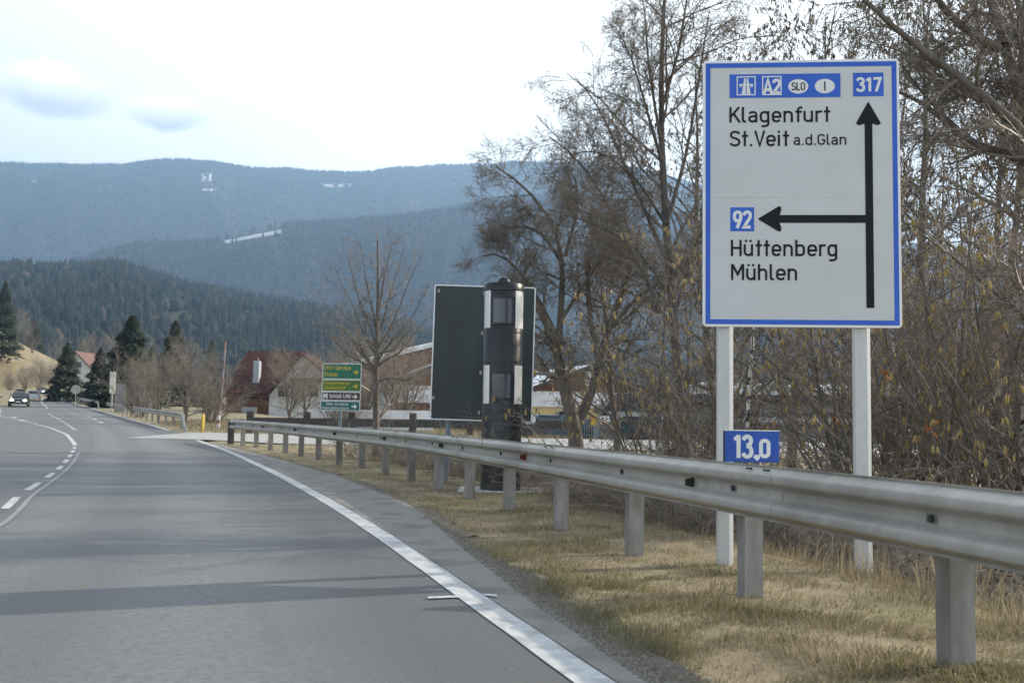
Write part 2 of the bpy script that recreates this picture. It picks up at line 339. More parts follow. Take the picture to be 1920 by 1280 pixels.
def G(x, y):
    x = np.asarray(x, float); y = np.asarray(y, float)
    z = zr(y)
    inroad = (x < xs(y)+.05) & (x > xl(y)-.4) & (y < 260)
    s = x-xr(y)
    near = 1-sstep(24, 32, y)
    ditch = -1.05*sstep(1.25, 3.1, s)+.45*sstep(5, 9, s)
    z = z+near*ditch
    yard = sstep(32, 46, y)*sstep(14, 26, x-xe(y)); z = z*(1-yard)+yard*(-.25)
    wl = (-.4316*y-x); h = .70*np.clip(wl, 0, 60)*sstep(205, 245, y)*(1-sstep(330, 520, y)); z = z+np.minimum(h, 34)
    leftb = sstep(1.0, 14, xl(y)-x)*(1-sstep(150, 210, y)); z = z+leftb*1.8
    z = z+np.where(inroad, -.06, .026*noise2(x, y, 1.0)*np.clip((x-xs(y))/.6, .2, 1)+.022*noise2(x, y, 2.6)*np.clip((x-xs(y))/.6, .2, 1)-.014)
    return z

def strip(name, ys, fl, fr, dz, m, kind='structure', parent=None, cross=2, uv=False, label=None, cat=None, zf=None):
    v = []; q = []; n = cross; uvs = []
    L = 0.0; prev = None
    for i, y in enumerate(ys):
        a, b = fl(y), fr(y)
        p = np.array([b, y]); L += 0 if prev is None else np.linalg.norm(p-prev); prev = p
        for j in range(n):
            x = a+(b-a)*j/(n-1); v.append((x, y, float(zr(y))+dz)); uvs.append(((xe(y)-x)*cos(math.atan(sl(y))), L))
    for i in range(len(ys)-1):
        for j in range(n-1):
            q.append((i*n+j, i*n+j+1, (i+1)*n+j+1, (i+1)*n+j))
    me = mesh_np(name, v, quads=q, smooth=True)
    if uv:
        l = me.uv_layers.new(name='UVMap'); idx = np.zeros(len(me.loops), np.int32); me.loops.foreach_get('vertex_index', idx)
        l.data.foreach_set('uv', np.array(uvs, np.float32)[idx].ravel())
    o = link(name, me, m, parent); 
    if kind: o['kind'] = kind
    return o
# ground sheet to the horizon
def axis(lo, hi, near_lo, near_hi, step):
    a = [near_lo]; s = step
    while a[-1] > lo: s *= 1.22; a.append(a[-1]-s)
    b = list(np.arange(near_lo, near_hi, step))[1:]; s = step; c = [near_hi]
    while c[-1] < hi: s *= 1.18; c.append(c[-1]+s)
    return np.array(sorted(a)+b+c)
gx = np.clip(axis(-8000, 8000, -26, 12, .4), -8000, 8000); gy = np.clip(axis(-900, 7600, -4, 48, .4), -900, 7600)
X, Y = np.meshgrid(gx, gy); Z = G(X, Y)
nxx, nyy = len(gx), len(gy); ii = np.arange(nxx*nyy).reshape(nyy, nxx)
q = np.stack([ii[:-1, :-1], ii[:-1, 1:], ii[1:, 1:], ii[1:, :-1]], -1).reshape(-1, 4)
link('ground', mesh_np('ground', np.stack([X, Y, Z], -1).reshape(-1, 3), quads=q, smooth=True), MT['ground'])['kind'] = 'structure'
ysr = np.concatenate([np.arange(-12, 50, .5), np.arange(50, 262, 2.0)])
strip('road', ysr, lambda y: xl(y), lambda y: xe(y)+.14, 0.0, MT['asphalt'], cross=14, uv=True)
strip('road_shoulder', ysr[ysr < 34], lambda y: xe(y)+.10, lambda y: xs(y)+.04*noise2(y, 3.0, 2.1), .002, MT['shoulder'], cross=4)
strip('gravel_strip', np.arange(-12, 33, .12), lambda y: xs(y)-.06, lambda y: xs(y)+.20+.12*noise2(y, 1.0, 1.6)+.08*noise2(y, 5., 6), .001, MT['gravel'], cross=5)
# road markings, 4 mm above the asphalt
strip('edge_line', np.concatenate([np.arange(-12, 36.5, .5)]), lambda y: xe(y)-.085+.008*noise2(y, 2., 7), lambda y: xe(y)+.085+.008*noise2(y, 9., 7), .0055, MT['white_line'])
strip('edge_line', np.arange(47, 240, 1.5), lambda y: xe(y)-.085+.008*noise2(y, 2., 7), lambda y: xe(y)+.085+.008*noise2(y, 9., 7), .0055, MT['white_line'])
for y0 in (37.2, 40.0): strip('edge_line', np.arange(y0, y0+1.3, .4), lambda y: xe(y)-.09, lambda y: xe(y)+.09, .008, MT['white_line'])
co = lambda y: xe(y)-np.interp(y, [-60, 0, 9.8, 12.5, 17.9, 22.2, 30, 39.9, 48, 60.2, 74.2, 90], [3.55, 3.55, 3.58, 3.78, 3.87, 4.0, 4.2, 4.7, 5.5, 7.1, 9.2, 9.6])
yy = 3.2
while yy < 30:
    L = 1.5 if yy < 14 else 1.25
    strip('lane_dash', np.arange(yy, yy+L+.01, L/4), lambda y: co(y)-.048, lambda y: co(y)+.048, .006, MT['white_line']); yy += L+1.05
strip('centre_line', np.arange(30, 98, .8), lambda y: co(y)-.07, lambda y: co(y)+.07, .008, MT['white_line'])
strip('centre_line', np.arange(0, 26, .8), lambda y: co(y)+.13, lambda y: co(y)+.19, .008, mat('faint_old_line', (.17,.175,.18), (.24,.245,.25), .7, 0, 12, lo=.3, hi=.7))
co2 = lambda y: xe(y)-np.interp(y, [44, 52.7, 80.5, 120, 240], [4.3, 4.6, 5.4, 4.6, 4.2])
for y0 in np.arange(46, 84, 2.6): strip('lane_dash', np.array([y0, y0+.8, y0+1.6]), lambda y: co2(y)-.08, lambda y: co2(y)+.08, .008, MT['white_line'])
strip('centre_line', np.arange(104, 240, 2.), lambda y: co2(y)-.08, lambda y: co2(y)+.08, .008, MT['white_line'])
strip('edge_line', np.arange(60, 240, 2.), lambda y: xl(y)+.35, lambda y: xl(y)+.55, .008, MT['white_line'])
for y0, off in ((58, 2.6), (66, 2.6), (74, 2.6), (60, 7.3), (69, 8.0)):   # turn arrows of the two lanes ahead
    strip('lane_arrow', np.array([y0, y0+1.2, y0+2.4]), lambda y: xe(y)-off-.12, lambda y: xe(y)-off+.12, .008, MT['white_line'])
    strip('lane_arrow', np.array([y0+2.4, y0+3.6]), lambda y: xe(y)-off-.45*(y0+3.65-y)/1.2, lambda y: xe(y)-off+.45*(y0+3.65-y)/1.2, .008, MT['white_line'])
# survey tick across the edge line
def gpt(px, py): d = Fv+(px-960)/FPX*Rv-(py-640)/FPX*Uv; t_ = -CAMH/d[2]; return d[0]*t_, d[1]*t_
for z_, P in ((.0085, [(802, 1124), (862, 1121.5), (860, 1118), (803, 1120)]), (.0095, [(905, 1118), (933, 1121), (931, 1116), (905, 1115)])):
    MB().add([(*gpt(*p), z_) for p in P], [(0, 1, 2, 3)]).build('survey_mark', MT['white_line'])['kind'] = 'structure'
# side road joining from the right
v = []; q = []
sxs = np.concatenate([np.linspace(-14.0, -6, 9), np.linspace(-4, 30, 12)])
for x in sxs:
    f = sstep(-12, -6.5, x); y0 = 33.8+(1-f)*3.0-(x+14)*.02; y1 = 44.2-(x+14)*.02
    for j in range(4):
        yv = y0+(y1-y0)*j/3; v.append((x, yv, max(float(zr(yv)), float(G(x, yv)))+.012))
for i in range(len(sxs)-1):
    for j in range(3): q.append((i*4+j, (i+1)*4+j, (i+1)*4+j+1, i*4+j+1))
link('side_road', mesh_np('side_road', v, quads=q, smooth=True), MT['sideasphalt'])['kind'] = 'structure'

# ------------------------------------------------------------------ lettering: a stroke alphabet in the manner of road-sign lettering
def arc(cx, cy, rx, ry, a0, a1, n=7): return [(cx+rx*cos(radians(a0+(a1-a0)*i/n)), cy+ry*sin(radians(a0+(a1-a0)*i/n))) for i in range(n+1)]
def rr(x0, x1, y0, y1, r, ry=None):
    ry = ry or r
    p = arc(x1-r, y1-ry, r, ry, 0, 90)+arc(x0+r, y1-ry, r, ry, 90, 180)+arc(x0+r, y0+ry, r, ry, 180, 270)+arc(x1-r, y0+ry, r, ry, 270, 360)
    return p+[p[0]]
def spl(P, n=5):
    P = [np.array(p) for p in P]; o = []
    for i in range(len(P)-1):
        a = P[max(i-1, 0)]; b = P[i]; c = P[i+1]; d = P[min(i+2, len(P)-1)]
        for k in range(n):
            t = k/n; o.append(tuple(.5*((2*b)+(c-a)*t+(2*a-5*b+4*c-d)*t*t+(3*b-a-3*c+d)*t**3)))
    return o+[tuple(P[-1])]
X_ = .667; B_ = .0625; T_ = .9375
_stem = [(.06, 0), (.06, .73)]; _arch = [(.06, .42)]+arc(.245, .48, .185, .187, 180, 0)+[(.43, 0)]
_o = rr(.0625, .44, B_, X_, .185); _u = [(.06, .73)]+arc(.245, .25, .185, .187, 180, 360)
_dots = [[(.13, .86), (.13, 1.0)], [(.36, .86), (.36, 1.0)]]
GL = {
 'K': (.58, [[(.06, 0), (.06, 1)], [(.50, 1), (.09, .40)], [(.21, .60), (.54, 0)]]), 'l': (.27, [[(.06, 1), (.06, .17)]+arc(.165, .165, .105, .105, 180, 270, 4)+[(.22, .06)]]),
 'i': (.20, [_stem, [(.06, .85), (.06, .99)]]), 'a': (.54, [[(.08, .56)]+arc(.22, .53, .15, .137, 150, 90, 3)+arc(.27, .50, .15, .167, 90, 0)+[(.42, 0)], [(.42, .395), (.22, .395)]+arc(.22, .23, .158, .165, 90, 270)+[(.27, B_), (.42, .17)]]),
 'g': (.56, [_o, [(.44, .73), (.44, -.06)]+arc(.26, -.06, .18, .18, 0, -90)+[(.10, -.24)]]), 'e': (.54, [[(.425, .15)]+arc(.25, .24, .188, .178, -35, -90, 4)+arc(.25, .25, .188, .188, 270, 180)+arc(.25, .48, .188, .187, 180, 0)+[(.438, .355), (.07, .355)]]),
 'n': (.55, [_stem, _arch]), 'h': (.55, [[(.06, 0), (.06, 1)], _arch]), 'u': (.55, [_u, [(.43, 0), (.43, .73)]]), 'ü': (.55, [_u, [(.43, 0), (.43, .73)]]+_dots),
 'm': (.84, [_stem, [(.06, .42)]+arc(.235, .49, .175, .177, 180, 0)+[(.41, 0)], [(.41, .42)]+arc(.585, .49, .175, .177, 180, 0)+[(.76, 0)]]),
 'f': (.36, [[(.15, 0), (.15, .78)]+arc(.30, .79, .15, .148, 180, 95, 5)+[(.36, T_)], [(.0, X_), (.34, X_)]]), 'r': (.37, [_stem, [(.06, .42)]+arc(.245, .48, .185, .187, 180, 90)+[(.34, X_)]]),
 't': (.36, [[(.165, .98), (.165, 0)], [(.01, X_), (.33, X_)]]), '.': (.20, [[(.07, 0), (.07, .14)]]), ',': (.22, [[(.10, .13), (.10, 0), (.05, -.12)]]), '-': (.36, [[(.03, .42), (.30, .42)]]), ' ': (.26, []),
 'S': (.57, [spl([(.50, .80), (.43, .90), (.28, T_), (.13, .89), (.07, .74), (.13, .60), (.28, .52), (.44, .43), (.505, .27), (.44, .12), (.28, B_), (.12, .11), (.045, .21)])]),
 'V': (.54, [[(.03, 1), (.265, .04), (.50, 1)]]), 'G': (.60, [[(.505, .77)]+arc(.28, .72, .22, .2175, 20, 90, 4)+arc(.28, .72, .2175, .2175, 90, 180)+arc(.28, .28, .2175, .2175, 180, 360)+[(.4975, .47), (.30, .47)]]),
 'd': (.56, [_o, [(.44, 0), (.44, 1)]]), 'b': (.56, [_o, [(.06, 0), (.06, 1)]]), 'H': (.60, [[(.06, 0), (.06, 1)], [(.50, 0), (.50, 1)], [(.06, .5), (.50, .5)]]),
 'M': (.72, [[(.06, 0), (.06, 1)], [(.075, .97), (.34, .36), (.605, .97)], [(.62, 0), (.62, 1)]]), 'A': (.58, [[(.03, 0), (.275, .97), (.52, 0)], [(.12, .27), (.43, .27)]]), 'O': (.60, [rr(.0625, .50, B_, T_, .2187)]), '0': (.56, [rr(.0625, .46, B_, T_, .198)]),
 'L': (.48, [[(.06, 1), (.06, B_), (.44, B_)]]), 'I': (.2, [[(.06, 0), (.06, 1)]]), '1': (.40, [[(.03, .78), (.235, .96)], [(.235, 1), (.235, 0)]]),
 '2': (.56, [spl([(.06, .74), (.12, .88), (.26, T_), (.41, .88), (.455, .73), (.40, .56), (.24, .32), (.08, B_)])+[(.48, B_)]]),
 '3': (.56, [spl([(.05, .78), (.13, .90), (.25, T_), (.39, .89), (.44, .75), (.38, .61), (.22, .54)]), spl([(.22, .54), (.40, .46), (.46, .28), (.40, .12), (.25, B_), (.11, .11), (.04, .22)])]),
 '7': (.52, [[(.03, T_), (.45, T_), (.19, 0)]]), '9': (.56, [rr(.0625, .455, .42, T_, .19), spl([(.45, .70), (.43, .52), (.33, .25), (.22, 0)])]),
 'W': (.80, [[(.03, 1), (.2, .04), (.39, .8), (.58, .04), (.75, 1)]]), 'v': (.48, [[(.03, .73), (.225, .03), (.42, .73)]]), 'c': (.48, [[(.41, .55)]+arc(.245, .48, .18, .187, 30, 180)+arc(.245, .25, .1825, .1875, 180, 330)]),
 'k': (.5, [[(.06, 0), (.06, 1)], [(.40, .73), (.07, .29)], [(.19, .45), (.44, 0)]]), 'P': (.55, [[(.06, 0), (.06, 1)], [(.06, T_), (.28, T_)]+arc(.28, .7, .21, .2375, 90, -90)+[(.06, .4625)]]), 'o': (.54, [_o]),
 'ß': (.58, [[(.06, 0), (.06, .75)]+arc(.25, .75, .19, .1875, 180, 0)+spl([(.44, .75), (.38, .6), (.30, .52), (.46, .36), (.46, .16), (.30, B_), (.2, .07)])]),
 'N': (.62, [[(.06, 0), (.06, 1)], [(.06, .98), (.52, .02)], [(.52, 0), (.52, 1)]]), 'D': (.60, [[(.06, 0), (.06, 1)], [(.06, T_), (.27, T_)]+arc(.27, .71, .23, .2275, 90, 0)+arc(.27, .29, .23, .2275, 0, -90)+[(.06, B_)]]), 's': (.47, [spl([(.39, .57), (.32, .65), (.22, X_), (.10, .62), (.07, .52), (.13, .42), (.24, .37), (.37, .30), (.40, .19), (.34, .09), (.22, B_), (.09, .09), (.03, .17)])]),
 'z': (.46, [[(.03, X_), (.40, X_), (.05, B_), (.42, B_)]]), 'E': (.5, [[(.44, T_), (.06, T_), (.06, B_), (.45, B_)], [(.06, .51), (.40, .51)]]), 'R': (.58, [[(.06, 0), (.06, 1)], [(.06, T_), (.28, T_)]+arc(.28, .7, .21, .2375, 90, -90)+[(.06, .4625)], [(.28, .46), (.5, 0)]]), 'T': (.5, [[(.0, T_), (.48, T_)], [(.24, T_), (.24, 0)]]), 'F': (.48, [[(.44, T_), (.06, T_), (.06, 0)], [(.06, .51), (.40, .51)]]),
}
def stroke_add(mb, pts, wd, fx, depth):
    P = [np.array(p, float) for p in pts]; P = [p for i, p in enumerate(P) if i == 0 or np.linalg.norm(p-P[i-1]) > 1e-5]
    closed = len(P) > 3 and np.linalg.norm(P[0]-P[-1]) < 1e-4
    n = len(P); L = []; Rr = []
    for i in range(n):
        d1 = P[i]-P[i-1] if i > 0 else (P[0]-P[-2] if closed else P[1]-P[0]); d2 = P[i+1]-P[i] if i < n-1 else (P[1]-P[0] if closed else d1)
        d1 = d1/np.linalg.norm(d1); d2 = d2/np.linalg.norm(d2); n1 = np.array([-d1[1], d1[0]]); n2 = np.array([-d2[1], d2[0]])
        mm = n1+n2; mm /= max(np.linalg.norm(mm), 1e-6); k = min(1/max(mm @ n1, .3), 2.2)
        L.append(P[i]+mm*k*wd/2); Rr.append(P[i]-mm*k*wd/2)
    vs = [fx(p, depth) for p in L]+[fx(p, depth) for p in Rr]
    mb.add(vs, [(i, n+i, n+i+1, i+1) for i in range(n-1)])
def text(mb, s, x, z, cap, width=None, wd=.135, yoff=-.001, sp=.055, sx=None):
    tot = sum(GL[c][0]+sp for c in s)-sp-.06; kx = (width/tot) if width else cap*(sx or 1.0); u = x; idx = 0
    for ch in s:
        a, st = GL[ch]
        for pl in st:
            pts = [(u+p[0]*kx, z+p[1]*cap) for p in pl]
            stroke_add(mb, pts, wd*min(cap, kx*1.1), lambda p, d: (p[0], d, p[1]), yoff-.00025*(idx % 4)); idx += 1
        u += (a+sp)*kx
    return mb
def rect(mb, x0, x1, z0, z1, y): return mb.add([(x0, y, z0), (x1, y, z0), (x1, y, z1), (x0, y, z1)], [(0, 1, 2, 3)])
def frame(mb, x0, x1, z0, z1, t, y):
    for a in ((x0, x1, z1-t, z1), (x0, x1, z0, z0+t), (x0, x0+t, z0+t, z1-t), (x1-t, x1, z0+t, z1-t)): rect(mb, *a, y)
    return mb
def poly(mb, pts, y): return mb.add([(p[0], y, p[1]) for p in pts], [tuple(range(len(pts)))])
def ell(mb, cx, cz, rx, rz, y, n=28): return poly(mb, [(cx+rx*cos(2*pi*i/n), cz+rz*sin(2*pi*i/n)) for i in range(n)], y)
def roundbox(x0, x1, z0, z1, r, n=5):
    p = []
    for cx, cz, a in ((x1-r, z0+r, -90), (x1-r, z1-r, 0), (x0+r, z1-r, 90), (x0+r, z0+r, 180)): p += [(cx+r*cos(radians(a+90*i/n)), cz+r*sin(radians(a+90*i/n))) for i in range(n+1)]
    return p

# ------------------------------------------------------------------ big direction sign
D_S = 7.62
tl, tr_, bl_, br_ = at(1323, 107, D_S), at(1690, 118, D_S-.12), at(1313, 612, D_S), at(1688, 615, D_S-.12)
SW = float(np.linalg.norm((tr_-tl)[:2])); SH = float((tl[2]-bl_[2]+tr_[2]-br_[2])/2); zb = float((bl_[2]+br_[2])/2)
org = (tl+bl_)/2; dirx = (tr_+br_)/2-org; sgrz = math.atan2(dirx[1], dirx[0])
gz = float(G(org[0]+.3, org[1]))
sg = empty('direction_sign', (org[0], org[1], gz), sgrz, 'large white direction sign with blue border reading Klagenfurt and Hüttenberg', 'road sign')
pz = zb-gz
kx = SW/1.5; kz = SH/2.07
U = lambda px: px*.001765*kx
Vv = lambda px: pz+SH-px*.001792*kz
m = MB(); pl_ = roundbox(0, SW, pz, pz+SH, .03)
m.prism(pl_, lambda a, b, t: (a, t, b), 0.0, .03); m.build('panel', MT['signrim'], sg, bevel=.003)
m = MB(); rect(m, .018, SW-.018, pz+.018, pz+SH-.018, -.0016); m.build('face', MT['signwhite'], sg)
m = MB(); frame(m, .020, SW-.020, pz+.020, pz+SH-.022, .036, -.0032); m.build('border', MT['signblue'], sg)
m = MB(); rect(m, .0566, SW-.0566, Vv(600)-.0012, Vv(600)+.0012, -.0024); m.build('seam', MT['seam'], sg)
for s_, u_, v_, c_, w_, k_ in (('Klagenfurt', 115, 274, 70, 435, .135), ('St.Veit', 116, 378, 70, 256, .135), ('a.d.Glan', 393, 374, 49, 228, .13), ('Hüttenberg', 121, 853, 72, 457, .135), ('Mühlen', 122, 956, 71, 284, .135)):
    lt = text(MB(), s_, U(u_), Vv(v_), U(c_), U(w_), wd=k_); lt.v = [(p[0], p[1]-.0035, p[2]) for p in lt.v]; lt.build('place_name', MT['black'], sg)
a_ = MB(); ux = 716
a_.prism([(U(ux-16.5), Vv(1071)), (U(ux+16.5), Vv(1071)), (U(ux+16.5), Vv(283)), (U(ux+40), Vv(290)), (U(ux+52), Vv(284)), (U(ux+50), Vv(275)), (U(ux+2), Vv(190)), (U(ux-2), Vv(190)), (U(ux-50), Vv(275)), (U(ux-52), Vv(284)), (U(ux-40), Vv(290)), (U(ux-16.5), Vv(283))], lambda a, b, t: (a, t, b), -.0042, -.0048)
a_.build('straight_arrow', MT['black'], sg)
a_ = MB(); vy = 693
a_.prism([(U(ux-16), Vv(vy+17)), (U(ux-16), Vv(vy-17)), (U(332), Vv(vy-17)), (U(340), Vv(vy-40)), (U(337), Vv(vy-54)), (U(327), Vv(vy-54)), (U(240), Vv(vy-2)), (U(240), Vv(vy+2)), (U(327), Vv(vy+54)), (U(337), Vv(vy+54)), (U(340), Vv(vy+40)), (U(332), Vv(vy+17))], lambda a, b, t: (a, t, b), -.0036, -.0041)
a_.build('left_arrow', MT['black'], sg)
p1 = MB(); rect(p1, U(116), U(598), Vv(166), Vv(62), -.0036); p1 = p1.build('motorway_plate', MT['signblue'], sg)
s1 = MB()
for x0, x1 in ((147, 230), (258, 343)): frame(s1, U(x0), U(x1), Vv(155), Vv(71), U(5), -.0050)
cx = 188.5
for sgn in (-1, 1): poly(s1, [(U(cx+sgn*2), Vv(150)), (U(cx+sgn*20), Vv(150)), (U(cx+sgn*8.5), Vv(80)), (U(cx+sgn*2), Vv(80))][::sgn], -.0051)
rect(s1, U(cx-31), U(cx+31), Vv(111), Vv(105), -.0054)
for sgn in (-1, 1): rect(s1, U(cx+sgn*24-4), U(cx+sgn*24+4), Vv(119), Vv(111), -.0054)
t1 = MB(); text(t1, 'A2', U(265), Vv(149), U(66), U(72), wd=.2, sp=.0)
for v_ in t1.v: pass
s1.add([(v_[0], v_[1]-.0045, v_[2]) for v_ in t1.v], t1.f)
ell(s1, U(415), Vv(118), U(43.5), U(32.5), -.0052); ell(s1, U(530), Vv(118), U(43.5), U(32.5), -.0052)
s1.build('plate_symbols', MT['letterwhite'], p1)
t1 = MB(); text(t1, 'SLO', U(386), Vv(135), U(35), U(58), wd=.14); MB().add([(v_[0], v_[1]-.006, v_[2]) for v_ in t1.v], t1.f).build('country_code', MT['black'], p1)
rect(MB(), U(527), U(533), Vv(138), Vv(98), -.007).build('country_code', MT['black'], p1)
for nm, (x0, x1, v0, v1), tx, tw, cap in (('route_plate', (652, 783, 61, 164), '317', 104, 63), ('route_plate', (119, 222, 643, 746), '92', 76, 76)):
    p2 = MB(); rect(p2, U(x0), U(x1), Vv(v1), Vv(v0), -.0036); p2 = p2.build(nm, MT['signblue'], sg)
    t1 = MB(); text(t1, tx, U((x0+x1-tw)/2), Vv((v0+v1+cap)/2), U(cap), U(tw), wd=.185, sp=.03)
    MB().add([(v_[0], v_[1]-.0045, v_[2]) for v_ in t1.v], t1.f).build('route_number', MT['letterwhite'], p2)
lm = 0
for pxx, pyy in ((1361, 620), (1612, 620)):
    P = at(pxx, pyy, D_S); lx = (P[0]-org[0])/cos(sgrz)
    m = MB(); hw = .059
    pr = [(lx-hw, .045), (lx+hw*.45, .035), (lx+hw, .06), (lx+hw, .13), (lx-hw, .13)]
    g1 = float(G(org[0]+lx, org[1]))-gz-.3
    m.prism(pr, lambda a, b, t: (a, b, t), g1, pz+SH-.12); m.build('post', MT['postlight'], sg, bevel=.004)
    for zc in (pz+.25, pz+SH-.4):
        MB().box(lx-.09, lx+.09, .031, .044, zc, zc+.05).build('clamp', MT['galv'], sg, bevel=.003)

# ------------------------------------------------------------------ kilometre sign
P0 = at(1359, 865, 6.35); P1 = at(1461, 865, 6.30); kw = float(np.linalg.norm((P1-P0)[:2])); kh = float(at(1359, 807, 6.35)[2]-P0[2])
krz = math.atan2((P1-P0)[1], (P1-P0)[0]); kg = float(G(P0[0]+.15, P0[1]+.1))
ks = empty('kilometre_sign', (P0[0], P0[1], kg), krz, 'small blue kilometre plate reading 13,0 standing just behind the guardrail', 'road sign'); kzb = float(P0[2])-kg
MB().box(0, kw, 0, .05, kzb, kzb+kh).build('plate', MT['kmblue'], ks, bevel=.003)
m = MB(); m.box(-.004, kw+.004, -.0006, .051, kzb+kh+.0005, kzb+kh+.006); m.build('top_edge', MT['signrim'], ks)
m = MB(); m.box(-.008, -.001, .0, .05, kzb, kzb+kh); m.build('side_edge', MT['darkmetal'], ks)
t1 = MB(); text(t1, '13', kw*.17, kzb+kh*.13, kh*.74, kw*.335, wd=.19, sp=.03); text(t1, ',', kw*.525, kzb+kh*.17, kh*.55, kw*.11, wd=.33); text(t1, '0', kw*.645, kzb+kh*.16, kh*.58, kw*.175, wd=.21)
t1.build('numerals', MT['letterwhite'], ks)
m = MB(); m.tube([(kw*.62, .09, -.3), (kw*.62, .09, kzb+kh*.9)], .024, 12); m.build('post', MT['galvdark'], ks, smooth=True)

# ------------------------------------------------------------------ guardrails
PROF = [(.012, .000), (.004, .012), (.055, .036), (.079, .044), (.083, .052), (.083, .085), (.079, .094), (.050, .108), (.012, .126), (.006, .134), (.006, .176), (.012, .184), (.050, .202), (.079, .216), (.083, .225), (.083, .258), (.079, .266), (.055, .275), (.004, .298), (.012, .310)]
def beam(mb, pts, tops, dirs, off=.10):
    rings = []
    for p, t, d in zip(pts, tops, dirs):
        nrm = np.array([-d[1], d[0]])            # towards the road (left)
        fr = [(p[0]+nrm[0]*(off+a), p[1]+nrm[1]*(off+a), t-.31+z) for a, z in PROF]
        bk = [(p[0]+nrm[0]*(off+a-.005), p[1]+nrm[1]*(off+a-.005), t-.31+z) for a, z in reversed(PROF)]
        rings.append(fr+bk)
    mb.sweep(rings)
def cpost(mb, L, d, ztop, zbot):               # C-section post: web towards the road and the traffic
    d = np.array(d); n = np.array([-d[1], d[0]]); w_, dp, t = .10, .12, .006
    prof = [(-w_/2, 0), (w_/2, 0), (w_/2, .03), (w_/2-t, .03), (w_/2-t, t), (-w_/2+t, t), (-w_/2+t, dp-t), (w_/2-t, dp-t), (w_/2-t, dp-.03), (w_/2, dp-.03), (w_/2, dp), (-w_/2, dp)]
    # a runs along the rail (negative = towards the viewer), b away from the road
    mb.prism([(a, b) for a, b in prof], lambda a, b, t_: (L[0]+d[0]*a-n[0]*(b-dp*.5), L[1]+d[1]*a-n[1]*(b-dp*.5), t_), zbot, ztop)
